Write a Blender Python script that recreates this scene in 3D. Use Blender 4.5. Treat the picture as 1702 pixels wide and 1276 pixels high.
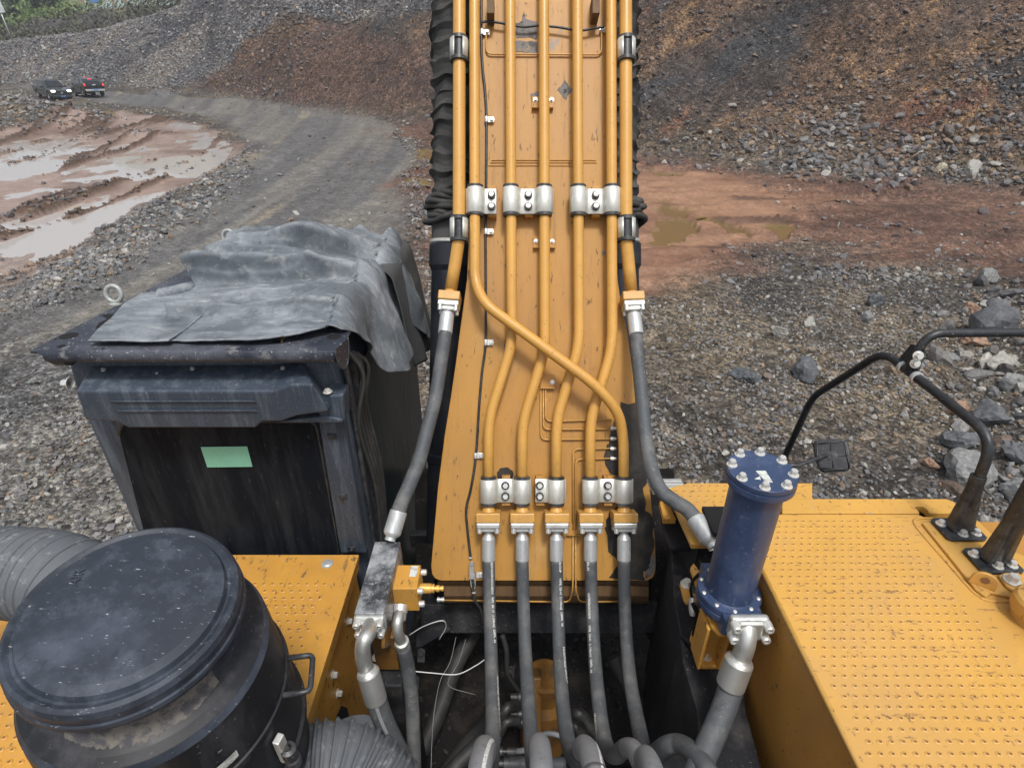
import bpy, bmesh, math, random
import numpy as np
from mathutils import Vector, Matrix, Quaternion
random.seed(7)
rng = np.random.default_rng(11)
for o in list(bpy.data.objects): bpy.data.objects.remove(o)
SC = bpy.context.scene; COL = SC.collection
# ---------------- camera ----------------
CAMH = 5.2; PITCH = math.radians(29.45); FPX = 935.0; CX, CY = 851.0, 638.0
cam_d = bpy.data.cameras.new('camera'); cam = bpy.data.objects.new('camera', cam_d); COL.objects.link(cam)
cam.location = (0, 0, CAMH); cam.rotation_euler = (math.pi/2-PITCH, 0, 0)
cam_d.sensor_width = 36; cam_d.lens = FPX/1702*36; cam_d.clip_end = 2000; cam_d.clip_start = .05
SC.camera = cam
# ---------------- world, sun, exposure ----------------
SUN_EL, SUN_AZ = math.radians(66), math.radians(165)     # high, veiled by cloud
w = bpy.data.worlds.new("World"); SC.world = w; w.use_nodes = True
nt = w.node_tree; nt.nodes.clear()
sky = nt.nodes.new('ShaderNodeTexSky'); sky.sky_type = 'NISHITA'; sky.sun_disc = False
sky.sun_elevation = SUN_EL; sky.sun_rotation = SUN_AZ; sky.air_density = 1.0; sky.dust_density = 4.0; sky.ozone_density = 1.0
hs = nt.nodes.new('ShaderNodeHueSaturation'); hs.inputs['Saturation'].default_value = .38; hs.inputs['Value'].default_value = 1.0
bgn = nt.nodes.new('ShaderNodeBackground'); bgn.inputs[1].default_value = .102
wo = nt.nodes.new('ShaderNodeOutputWorld')
nt.links.new(sky.outputs[0], hs.inputs['Color']); nt.links.new(hs.outputs[0], bgn.inputs[0]); nt.links.new(bgn.outputs[0], wo.inputs[0])
sd = bpy.data.lights.new('sun', 'SUN'); sd.energy = 1.5; sd.angle = math.radians(10); sd.color = (1, .97, .93)
so = bpy.data.objects.new('sun', sd); COL.objects.link(so)
sdir = Vector((math.sin(SUN_AZ)*math.cos(SUN_EL), math.cos(SUN_AZ)*math.cos(SUN_EL), math.sin(SUN_EL)))
so.rotation_euler = sdir.to_track_quat('Z', 'Y').to_euler(); so.location = (0, 0, 30)
SC.view_settings.view_transform = 'Standard'; SC.view_settings.look = 'None'
SC.view_settings.gamma = 1; SC.view_settings.exposure = .61; SC.view_settings.use_curve_mapping = False
SC.cycles.max_bounces = 5; SC.cycles.diffuse_bounces = 3; SC.cycles.glossy_bounces = 3
SC.cycles.transmission_bounces = 3; SC.cycles.volume_bounces = 0
# ---------------- back-projection: pixel of the photo -> point at a real depth ----------------
CP, SP = math.cos(PITCH), math.sin(PITCH)
RIGHT = Vector((1, 0, 0)); FWD = Vector((0, CP, -SP)); UP = Vector((0, SP, CP)); C0 = Vector((0, 0, CAMH))
def P(px, py, z):
    return C0 + z*(RIGHT*((px-CX)/FPX) + FWD - UP*((py-CY)/FPX))
def PD(px, py, down):
    v = (py-CY)/FPX; return P(px, py, down/(SP+v*CP))
def PX(px, py, X): return P(px, py, X*FPX/(px-CX))
def PY(px, py, D):
    v = (py-CY)/FPX; return P(px, py, D/(CP-v*SP))
TILT = .05
def GP(px, py):      # on the quarry floor
    v = (py-CY)/FPX; dn = SP+v*CP; fw = CP-v*SP
    t = CAMH/(dn+TILT*fw); return (t*(px-CX)/FPX, t*fw)
def proj(x, y, z):
    d = CAMH-z; zz = y*CP+d*SP; zz = np.maximum(zz, .05)
    return CX+FPX*x/zz, CY+FPX*(d*CP-y*SP)/zz
# ---------------- noise ----------------
def _h(ix, iy, s):
    n = (ix.astype(np.int64)*374761393+iy.astype(np.int64)*668265263+s*974634777) & 0xffffffff
    n = ((n ^ (n >> 13))*1274126177) & 0xffffffff
    n = (n ^ (n >> 16)) & 0xffffffff
    return n/4294967295.0
def vn(x, y, s=0):
    ix = np.floor(x); iy = np.floor(y); fx = x-ix; fy = y-iy
    fx = fx*fx*(3-2*fx); fy = fy*fy*(3-2*fy)
    a = _h(ix, iy, s); b = _h(ix+1, iy, s); c = _h(ix, iy+1, s); d = _h(ix+1, iy+1, s)
    return (a+(b-a)*fx)*(1-fy)+(c+(d-c)*fx)*fy
def fbm(x, y, s=0, o=4, g=.5):
    r = 0; a = 1; t = 0
    for i in range(o):
        r = r+a*vn(x*2**i+17.3*i, y*2**i-9.1*i, s+i); t += a; a *= g
    return r/t
def sst(a, b, x):
    t = np.clip((x-a)/(b-a), 0, 1); return t*t*(3-2*t)
def inpoly(px, py, poly, soft, nz=0):
    """soft mask of a polygon"""
    n = len(poly); inside = np.zeros(px.shape, bool); d = np.full(px.shape, 1e9)
    for i in range(n):
        x0, y0 = poly[i]; x1, y1 = poly[(i+1) % n]
        ex, ey = x1-x0, y1-y0; L = ex*ex+ey*ey+1e-9
        t = np.clip(((px-x0)*ex+(py-y0)*ey)/L, 0, 1)
        d = np.minimum(d, np.hypot(px-x0-t*ex, py-y0-t*ey))
        c = ((y0 > py) != (y1 > py)) & (px < (x1-x0)*(py-y0)/(y1-y0+1e-12)+x0)
        inside ^= c
    sg = np.where(inside, d, -d)+nz
    return sst(-soft, soft, sg)
# ---------------- materials ----------------
def nmat(name):
    m = bpy.data.materials.new(name); m.use_nodes = True; t = m.node_tree
    b = t.nodes['Principled BSDF']; return m, t, b
def N(t, typ, **k):
    n = t.nodes.new(typ)
    for a, v in k.items():
        if a in n.inputs.keys(): n.inputs[a].default_value = v
        else: setattr(n, a, v)
    return n
def mixc(t, fac, a, b, mode='MIX'):
    n = t.nodes.new('ShaderNodeMix'); n.data_type = 'RGBA'; n.blend_type = mode
    for sock, v in ((n.inputs[0], fac), (n.inputs[6], a), (n.inputs[7], b)):
        if isinstance(v, bpy.types.NodeSocket): t.links.new(v, sock)
        elif isinstance(v, (int, float)): sock.default_value = v if sock == n.inputs[0] else (v, v, v, 1)
        else: sock.default_value = (*v, 1)
    return n.outputs[2]
def ramp(t, src, a, b):
    n = t.nodes.new('ShaderNodeMapRange'); n.inputs[1].default_value = a; n.inputs[2].default_value = b
    t.links.new(src, n.inputs[0]); return n.outputs[0]
def mth(t, op, a, b=None):
    n = t.nodes.new('ShaderNodeMath'); n.operation = op
    for i, v in enumerate((a, b)):
        if v is None: continue
        if isinstance(v, bpy.types.NodeSocket): t.links.new(v, n.inputs[i])
        else: n.inputs[i].default_value = v
    return n.outputs[0]
def noise(t, scale, detail=4, rough=.6, stretch=(1, 1, 1), seed=0, geo=False):
    tc = t.nodes.new('ShaderNodeTexCoord'); mp = t.nodes.new('ShaderNodeMapping')
    mp.inputs['Scale'].default_value = stretch; mp.inputs['Location'].default_value = (seed*3.1, seed*1.7, seed*2.3)
    t.links.new(tc.outputs['Object'], mp.inputs[0])
    n = t.nodes.new('ShaderNodeTexNoise'); n.inputs['Scale'].default_value = scale
    n.inputs['Detail'].default_value = detail; n.inputs['Roughness'].default_value = rough
    t.links.new(mp.outputs[0], n.inputs['Vector']); return n.outputs['Fac']
def paint(name, col, rough=.45, metal=0, layers=(), bump=.0, bscale=40, rvar=.15, coat=0, spec=.5, edge=None):
    """layers: (colour, scale, lo, hi, amount, stretch, roughness)"""
    m, t, b = nmat(name)
    b.inputs['Specular IOR Level'].default_value = spec; c = mixc(t, 0, col, col); b.inputs['Metallic'].default_value = metal
    n0 = noise(t, 3, 5, .65, seed=1)
    c = mixc(t, ramp(t, n0, .3, .75), tuple(v*.9 for v in col), tuple(min(1, v*1.08) for v in col))
    rg = mth(t, 'ADD', mth(t, 'MULTIPLY', n0, rvar), rough-rvar*.5)
    for i, L in enumerate(layers):
        lc, s, lo, hi, am, st = L[:6]; lo = .5+(lo-.5)*.6; hi = .5+(hi-.5)*.66
        f = mth(t, 'MULTIPLY', ramp(t, noise(t, s, 6, .7, st, seed=i+2), lo, hi), am)
        c = mixc(t, f, c, lc)
        if len(L) > 6:
            n = t.nodes.new('ShaderNodeMix'); t.links.new(f, n.inputs[0]); t.links.new(rg, n.inputs[2]); n.inputs[3].default_value = L[6]; rg = n.outputs[0]
    if edge:
        ge = t.nodes.new('ShaderNodeNewGeometry')
        f = mth(t, 'MULTIPLY', ramp(t, ge.outputs['Pointiness'], .515, .60), ramp(t, noise(t, 28, 4, .7, seed=13), .40, .60))
        c = mixc(t, mth(t, 'MULTIPLY', f, edge[1]), c, edge[0])
    t.links.new(c, b.inputs['Base Color']); t.links.new(rg, b.inputs['Roughness'])
    if coat: b.inputs['Coat Weight'].default_value = coat; b.inputs['Coat Roughness'].default_value = .2
    if bump:
        bp = t.nodes.new('ShaderNodeBump'); bp.inputs['Strength'].default_value = bump; bp.inputs['Distance'].default_value = .002
        t.links.new(noise(t, bscale, 3, .6, seed=9), bp.inputs['Height']); t.links.new(bp.outputs[0], b.inputs['Normal'])
    return m
YC = (.60, .305, .052)
M = {}
M['yellow'] = paint('yellow_paint', YC, .42, layers=[((.40, .20, .06), 2.2, .45, .8, .5, (1, 1, .5)), ((.10, .06, .035), 34, .66, .72, .85, (1, .6, .6), .7), ((.10, .065, .04), 9, .70, .76, .7, (3, .5, .5), .7), ((.42, .33, .24), 60, .62, .72, .35, (1, 1, 1), .8)], bump=.15)
M['boom'] = paint('boom_paint', (.49, .25, .050), .5, layers=[((.38, .195, .06), 2.4, .4, .75, .5, (2, .5, .5)), ((.07, .045, .03), 30, .69, .75, .8, (1.6, .5, .5), .75), ((.24, .13, .06), 8, .60, .78, .5, (6, .4, .4), .7), ((.56, .40, .22), 5, .6, .9, .35, (1, .6, .6), .8), ((.30, .29, .27), 4.2, .80, .83, .8, (1.5, 1, 1), .6)], bump=.12)
M['pipe'] = paint('pipe_paint', (.64, .34, .072), .46, edge=((.3, .2, .1), .5), layers=[((.5, .24, .06), 3, .5, .8, .4, (1, 1, 1)), ((.16, .08, .04), 70, .70, .75, .7, (1, 1, 1), .7)], coat=.15)
M['deck'] = paint('deck_paint', (.64, .355, .075), .5, layers=[((.54, .32, .12), 1.6, .45, .75, .7, (1, 1, 1)), ((.22, .125, .07), 40, .67, .73, .8, (1.2, .8, 1), .8), ((.36, .33, .31), 6.5, .755, .785, .7, (1, 1, 1), .7), ((.17, .09, .05), 26, .69, .74, .7, (.45, 2.2, 1), .8)], bump=.2)
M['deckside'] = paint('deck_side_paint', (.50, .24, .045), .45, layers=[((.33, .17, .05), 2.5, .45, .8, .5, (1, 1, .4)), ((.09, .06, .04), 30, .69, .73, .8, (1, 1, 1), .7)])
M['hole'] = paint('dimple_dirt', (.24, .125, .05), .85)
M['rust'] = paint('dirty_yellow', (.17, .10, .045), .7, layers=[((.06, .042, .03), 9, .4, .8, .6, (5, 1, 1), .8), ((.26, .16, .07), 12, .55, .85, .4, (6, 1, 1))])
M['steel'] = paint('galvanised_steel', (.66, .67, .64), .4, metal=.75, layers=[((.30, .30, .28), 14, .5, .75, .5, (1, 1, .4), .5), ((.72, .73, .68), 40, .55, .7, .4, (1, 1, 1), .5)], bump=.1)
M['clamp'] = paint('zinc_clamp', (.70, .70, .64), .42, metal=.45, layers=[((.42, .43, .38), 18, .45, .75, .5, (2, 1, 1), .5)], bump=.08)
M['ferrule'] = paint('crimped_steel', (.58, .60, .60), .42, metal=.45, layers=[((.32, .33, .33), 10, .5, .75, .5, (6, 1, 1), .5), ((.7, .7, .68), 60, .64, .7, .5, (1, 1, 1))])
M['bolt'] = paint('zinc_bolt', (.76, .76, .72), .38, metal=.55)
M['shadepipe'] = paint('oily_shaded_pipe', (.10, .10, .10), .45, metal=.5, layers=[((.02, .02, .02), 9, .45, .7, .8, (1, 1, 1))])  # steel darkened for the shade in the bay, with oily patches
M['hose'] = paint('hose_rubber', (.076, .084, .092), .62, layers=[((.24, .235, .22), 7, .45, .8, .55, (1, 1, 1), .8), ((.04, .04, .042), 16, .6, .75, .5, (1, 1, 1), .6), ((.33, .32, .29), 50, .68, .74, .4, (1, 1, 1), .9)], bump=.25, bscale=160)
M['hose_light'] = paint('worn_lit_hose_rubber', (.23, .24, .25), .58, layers=[((.34, .35, .36), 9, .5, .75, .5, (1, 1, 1), .8), ((.12, .12, .125), 18, .62, .75, .6, (1, 1, 1), .6)], bump=.2, bscale=140)  # worn rubber, also paled for the light on the near bends
M['print'] = paint('white_print', (.80, .80, .76), .7, layers=[((.2, .2, .2), 300, .5, .6, .7, (1, 1, 1))])
M['black'] = paint('black_steel', (.018, .020, .024), .4, edge=((.12, .12, .12), .6), layers=[((.10, .10, .10), 8, .6, .85, .4, (1, 1, 1), .8), ((.3, .29, .27), 90, .70, .74, .6, (1, 1, 1), .8)], bump=.1)
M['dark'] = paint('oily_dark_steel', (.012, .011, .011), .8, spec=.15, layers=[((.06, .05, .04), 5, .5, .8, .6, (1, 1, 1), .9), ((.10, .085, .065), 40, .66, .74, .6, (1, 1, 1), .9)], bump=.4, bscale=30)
M['cab'] = paint('cab_plastic', (.040, .056, .080), .48, layers=[((.18, .215, .25), 5, .48, .80, .5, (4, 4, .45), .8), ((.30, .31, .31), 16, .62, .78, .3, (6, 6, .3), .85), ((.4, .39, .34), 120, .70, .75, .5, (1, 1, 1), .9)], bump=.1)
M['cabside'] = paint('cab_side_glass_dirty', (.009, .024, .025), .35, spec=.25, layers=[((.11, .12, .115), 9, .56, .74, .6, (5, 5, .3), .85), ((.3, .27, .22), 22, .66, .74, .5, (7, 7, .25), .9)])
M['window'] = paint('dirty_rear_window', (.008, .011, .016), .5, spec=.06, layers=[((.038, .041, .045), 4, .42, .78, .8, (3, 1, .35), .85), ((.14, .14, .13), 50, .70, .80, .35, (1.5, 1, .35), .9)])
M['roof'] = paint('roof_plate_black', (.026, .032, .046), .45, layers=[((.16, .17, .20), 3.5, .45, .75, .55, (1, 1, 1), .8), ((.6, .6, .56), 85, .70, .73, .8, (1, 1, 1), .9), ((.4, .4, .38), 12, .66, .8, .4, (1, 1, 1), .9)], bump=.1)
M['mat'] = paint('old_rubber_sheet', (.115, .135, .152), .66, edge=((.42, .44, .46), .45), layers=[((.36, .39, .42), 2.6, .40, .74, .75, (1, 2.2, 1), .85), ((.055, .062, .072), 3.3, .55, .8, .6, (1.5, 1, 1), .7), ((.60, .59, .54), 16, .60, .8, .35, (1, 3, 1), .9), ((.045, .05, .06), 50, .70, .735, .7, (1, 1, 1), .9)], bump=.35, bscale=60)
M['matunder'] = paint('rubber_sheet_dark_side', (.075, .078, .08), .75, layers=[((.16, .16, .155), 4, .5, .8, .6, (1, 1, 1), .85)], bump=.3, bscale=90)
M['tank'] = paint('air_cleaner_plastic', (.026, .033, .046), .5, spec=.38, layers=[((.095, .115, .155), 3.2, .45, .75, .55, (1, 1, 1), .7), ((.45, .46, .46), 95, .735, .765, .8, (.5, 1.6, 1), .9), ((.085, .10, .13), 14, .5, .7, .5, (1, 1, 1), .6)], bump=.15)
M['tankbody'] = paint('air_cleaner_body', (.014, .015, .018), .45, spec=.35, layers=[((.07, .07, .078), 6, .5, .75, .5, (2, 2, .5), .7), ((.3, .3, .3), 60, .725, .75, .7, (1, 1, 1), .9)], bump=.1)
M['dust'] = paint('dried_dust', (.17, .155, .135), .95, layers=[((.06, .06, .07), 30, .4, .6, .9, (1, 1, 1))])
M['blue'] = paint('blue_enamel', (.034, .058, .124), .36, layers=[((.16, .20, .36), 4, .5, .8, .35, (1, 1, .6), .6), ((.02, .025, .04), 60, .70, .74, .7, (1, 1, 1), .6), ((.3, .32, .38), 90, .69, .73, .5, (1, 1, 1), .8)], bump=.08)
M['sticker'] = paint('green_sticker', (.25, .62, .46), .45, layers=[((.2, .45, .34), 20, .5, .8, .4, (1, 1, 1))])
M['label'] = paint('pale_label', (.62, .66, .62), .5, layers=[((.32, .3, .28), 40, .5, .62, .7, (1, 1, 1))])
M['ducts'] = paint('ribbed_duct_cloth', (.115, .128, .142), .7, layers=[((.16, .17, .175), 5, .45, .75, .6, (1, 1, 1)), ((.42, .43, .42), 25, .6, .75, .4, (1, 1, 1))], bump=.2)
M['boot'] = paint('bellows_cloth', (.036, .036, .034), .72, layers=[((.11, .105, .095), 6, .45, .75, .6, (1, 1, 1), .9)], bump=.3, bscale=50)
M['grease'] = paint('black_tar', (.016, .014, .012), .55, layers=[((.07, .058, .045), 10, .45, .75, .7, (1, 1, 1), .8)], bump=1.0, bscale=26)
M['brass'] = paint('golden_fitting', (.8, .48, .12), .35, metal=.4)
M['motor'] = paint('greasy_shaded_yellow', (.20, .095, .018), .5, layers=[((.05, .035, .02), 6, .5, .7, .8, (1, 1, 1), .6)])  # yellow darkened for the shade in the bay, with grease patches
M['connector'] = paint('grey_connector', (.30, .30, .30), .55)
M['ring'] = paint('eye_bolt_metal', (.40, .42, .40), .45, metal=.2)
M['white'] = paint('white_cable', (.6, .6, .6), .5)
# ---------------- object helpers ----------------
def link(name, me, mat=None, parent=None, smooth=None):
    o = bpy.data.objects.new(name, me); COL.objects.link(o)
    if mat is not None:
        for mm in (mat if isinstance(mat, (list, tuple)) else [mat]): me.materials.append(M[mm] if isinstance(mm, str) else mm)
    if parent is not None: o.parent = parent
    return o
def tag(o, label=None, cat=None, group=None, kind=None):
    if label: o['label'] = label
    if cat: o['category'] = cat
    if group: o['group'] = group
    if kind: o['kind'] = kind
    return o
def empty(name, loc=(0, 0, 0), label=None, cat=None, group=None):
    o = bpy.data.objects.new(name, None); COL.objects.link(o); o.location = loc; o.empty_display_size = .2
    return tag(o, label, cat, group)
class MB:
    def __init__(s): s.v = []; s.f = []; s.sm = []; s.mi = []
    def add(s, vs, fs, smooth=False, mi=0):
        n = len(s.v); s.v += [tuple(v) for v in vs]
        for f in fs: s.f.append(tuple(i+n for i in f)); s.sm.append(smooth); s.mi.append(mi)
    def box(s, c, sx, sy, sz, ax=None, mi=0, taper=1):
        X, Y, Z = ax if ax else (Vector((1, 0, 0)), Vector((0, 1, 0)), Vector((0, 0, 1)))
        c = Vector(c); vs = []
        for k in (-1, 1):
            t = taper if k > 0 else 1
            for a, b in ((-1, -1), (1, -1), (1, 1), (-1, 1)):
                vs.append(c+X*(a*sx/2*t)+Y*(b*sy/2*t)+Z*(k*sz/2))
        s.add(vs, [(3, 2, 1, 0), (4, 5, 6, 7), (0, 1, 5, 4), (1, 2, 6, 5), (2, 3, 7, 6), (3, 0, 4, 7)], mi=mi)
    def prism(s, pts, off, mi=0, smooth=False):
        """pts: 3-D outline, off: extrusion vector (pts is the top, seen face)"""
        n = len(pts); pts = [Vector(p) for p in pts]; off = Vector(off)
        vs = pts+[p+off for p in pts]
        fs = [tuple(range(n)), tuple(range(2*n-1, n-1, -1))]
        fs += [(i, i+n, (i+1) % n+n, (i+1) % n) for i in range(n)]
        s.add(vs, fs, smooth, mi)
    def tube(s, pts, r, seg=14, caps=True, mi=0, closed=False, up=None):
        pts = [Vector(p) for p in pts]; n = len(pts)
        rs = r if isinstance(r, (list, tuple)) else [r]*n
        T = []
        for i in range(n):
            if closed: d = pts[(i+1) % n]-pts[i-1]
            else: d = pts[min(i+1, n-1)]-pts[max(i-1, 0)]
            if d.length < 1e-9: d = T[-1] if T else Vector((0, 0, 1))
            T.append(d.normalized())
        a = Vector((0, 0, 1)) if abs(T[0].z) < .9 else Vector((1, 0, 0))
        u = T[0].cross(a).normalized(); vs = []
        for i in range(n):
            u = (u-T[i]*u.dot(T[i])).normalized(); w_ = T[i].cross(u)
            for k in range(seg):
                an = 2*math.pi*k/seg; vs.append(pts[i]+(u*math.cos(an)+w_*math.sin(an))*rs[i])
        fs = []
        for i in range(n if closed else n-1):
            j = (i+1) % n
            for k in range(seg):
                k2 = (k+1) % seg; fs.append((i*seg+k, i*seg+k2, j*seg+k2, j*seg+k))
        s.add(vs, fs, True, mi)
        if caps and not closed:
            b = len(s.v)-len(vs)
            s.f.append(tuple(b+k for k in range(seg))[::-1]); s.sm.append(False); s.mi.append(mi)
            s.f.append(tuple(b+(n-1)*seg+k for k in range(seg))); s.sm.append(False); s.mi.append(mi)
    def lathe(s, o, ax, prof, seg=32, mi=0, ref=None):
        """prof: (radius, height along ax); sharp profile kept flat-shaded in rings by doubling"""
        o = Vector(o); ax = Vector(ax).normalized()
        a = ref or (Vector((0, 0, 1)) if abs(ax.z) < .9 else Vector((1, 0, 0)))
        u = ax.cross(a).normalized(); w_ = ax.cross(u)
        for i in range(len(prof)-1):
            (r0, h0), (r1, h1) = prof[i], prof[i+1]; vs = []
            for r, h in ((r0, h0), (r1, h1)):
                for k in range(seg):
                    an = 2*math.pi*k/seg; vs.append(o+ax*h+(u*math.cos(an)+w_*math.sin(an))*max(r, 1e-5))
            s.add(vs, [(k, (k+1) % seg, seg+(k+1) % seg, seg+k) for k in range(seg)], True, mi)
    def hexbolt(s, p, ax, r, h, mi=0, washer=True, wmi=None):
        ax = Vector(ax).normalized(); p = Vector(p)
        if washer: s.lathe(p, ax, [(r*1.5, 0), (r*1.5, h*.16), (r*.5, h*.16)], 20, wmi if wmi is not None else mi)
        s.lathe(p+ax*h*.18, ax, [(r*1.0, 0), (r*1.0, h*.75), (r*.86, h*.95), (0, h*.95)], 6, mi)
        for i in range(18): s.sm[-1-i] = False
    def build(s, name, mat, parent=None, bevel=0, seg=2, ang=35):
        me = bpy.data.meshes.new(name); me.from_pydata(s.v, [], s.f)
        me.polygons.foreach_set('use_smooth', s.sm); me.polygons.foreach_set('material_index', s.mi); me.update()
        if bevel:
            bm = bmesh.new(); bm.from_mesh(me); bmesh.ops.remove_doubles(bm, verts=bm.verts, dist=1e-5); bm.to_mesh(me); bm.free()
        o = link(name, me, mat, parent)
        if bevel:
            b = o.modifiers.new('bevel', 'BEVEL'); b.width = bevel; b.segments = seg; b.limit_method = 'ANGLE'; b.angle_limit = math.radians(ang)
        return o
def crv(pts, n=8):
    """Catmull-Rom through 3-D points"""
    pts = [Vector(p) for p in pts]; q = [pts[0]*2-pts[1]]+pts+[pts[-1]*2-pts[-2]]; out = []
    for i in range(1, len(q)-2):
        p0, p1, p2, p3 = q[i-1:i+3]
        for k in range(n):
            t = k/n
            out.append(.5*((2*p1)+(p2-p0)*t+(2*p0-5*p1+4*p2-p3)*t*t+(3*p1-p0-3*p2+p3)*t**3))
    out.append(pts[-1]); return out
def fillet(pts, r, n=6):
    """straight legs, rounded corners"""
    pts = [Vector(p) for p in pts]; out = [pts[0]]
    for i in range(1, len(pts)-1):
        a, b, c = pts[i-1:i+2]; d0 = (a-b); d1 = (c-b); rr = min(r, d0.length*.48, d1.length*.48)
        s0 = b+d0.normalized()*rr; s1 = b+d1.normalized()*rr
        for k in range(n+1):
            t = k/n; out.append(s0*(1-t)**2+b*2*t*(1-t)+s1*t*t)
    out.append(pts[-1]); return out
def mesh_np(name, V, F, cols=None, mats=(), smooth=False, attrs=None):
    me = bpy.data.meshes.new(name); V = np.asarray(V, np.float32); F = np.asarray(F, np.int32)
    me.vertices.add(len(V)); me.vertices.foreach_set('co', V.ravel())
    k = F.shape[1]; me.loops.add(F.size); me.loops.foreach_set('vertex_index', F.ravel())
    me.polygons.add(len(F)); me.polygons.foreach_set('loop_start', np.arange(0, F.size, k, dtype=np.int32))
    try: me.polygons.foreach_set('loop_total', np.full(len(F), k, np.int32))
    except Exception: pass
    me.polygons.foreach_set('use_smooth', np.full(len(F), smooth))
    me.update(calc_edges=True)
    if cols is not None:
        a = me.attributes.new('soil', 'FLOAT_COLOR', 'POINT')
        c = np.ones((len(V), 4), np.float32); c[:, :3] = cols; a.data.foreach_set('color', c.ravel())
    for n_, v in (attrs or {}).items():
        a = me.attributes.new(n_, 'FLOAT', 'POINT'); a.data.foreach_set('value', np.asarray(v, np.float32))
    me.validate()
    for m in mats: me.materials.append(m)
    return me
# ================= TERRAIN =================
FT = [-1.6, -1.2, -.803, -.494, -.338, -.205, -.127, 0, .21, .556, .876, 1.2, 1.8]
FD = [58, 68, 68, 60, 46, 40, 38.5, 34, 28, 24.8, 21, 16.5, 12]
CT = [-1.6, -1.0, -.8, -.61, -.49, -.45, -.40, 1.8]
CE = [.018, .022, .028, .046, .076, .14, .5, .8]
MUD = [GP(*p) for p in [(-400, 300), (0, 222), (60, 218), (150, 200), (200, 188), (330, 205), (395, 240), (378, 268), (320, 300), (270, 330), (215, 372), (150, 415), (60, 458), (0, 480), (-400, 640)]]
REDM = [GP(*p) for p in [(640, 215), (720, 205), (860, 235), (1060, 268), (1300, 292), (1500, 305), (1750, 335), (2300, 400), (2300, 560), (1702, 485), (1500, 448), (1380, 425), (1250, 438), (1170, 470), (1060, 470), (900, 520), (700, 400), (665, 330), (715, 262)]]
PINK = [GP(*p) for p in [(900, 265), (1060, 280), (1250, 300), (1400, 335), (1330, 385), (1200, 430), (1130, 465), (1040, 475), (800, 420)]]
ROAD = [GP(*p) for p in [(330, 165), (430, 170), (560, 192), (640, 212), (705, 262), (668, 320), (650, 380), (560, 640), (300, 1400), (-1500, 1400), (-1400, 900), (0, 490), (200, 395), (330, 320), (410, 250), (380, 205), (300, 185), (120, 165), (0, 140), (-300, 130), (-300, 105), (0, 138)]]
LITEROCK = [[GP(*p) for p in q] for q in ([(640, 215), (700, 240), (720, 300), (690, 370), (655, 380), (668, 320), (700, 265)], [(410, 245), (425, 290), (330, 350), (200, 440), (60, 530), (-120, 640), (-200, 640), (60, 470), (200, 385), (300, 315), (380, 265)])]
PUDS = [[GP(*p) for p in q] for q in (
    [(1060, 378), (1085, 366), (1140, 372), (1150, 385), (1120, 402), (1075, 404), (1058, 395)],
    [(1090, 352), (1110, 340), (1150, 348), (1172, 357), (1140, 362), (1100, 360)],
    [(1172, 370), (1195, 368), (1240, 395), (1236, 402), (1210, 392)], [(1272, 380), (1320, 378), (1330, 384), (1300, 398), (1285, 390)],
    [(690, 258), (712, 250), (730, 262), (730, 275), (700, 272)], [(682, 312), (700, 298), (730, 300), (730, 322), (690, 322)],
    [(1060, 292), (1110, 288), (1150, 292), (1110, 297)], [(152, 193), (200, 191), (205, 199), (170, 203)], [(125, 184), (150, 182), (146, 190)])]
POOLS = [[GP(*p) for p in q] for q in (
    [(-300, 300), (0, 255), (60, 236), (150, 224), (168, 232), (130, 250), (60, 266), (0, 280), (-300, 330)],
    [(170, 262), (260, 250), (340, 258), (370, 262), (320, 290), (260, 292), (225, 278), (160, 282)],
    [(160, 296), (235, 286), (225, 298), (170, 302)], [(-200, 420), (0, 412), (60, 400), (150, 400), (175, 412), (100, 440), (50, 462), (0, 476), (-200, 500)],
    [(0, 375), (40, 366), (45, 380), (0, 392)], [(72, 388), (112, 358), (116, 364), (84, 390)], [(185, 355), (205, 345), (238, 350), (230, 362), (190, 372)],
    [(20, 232), (110, 220), (110, 226), (30, 238)])]
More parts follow.
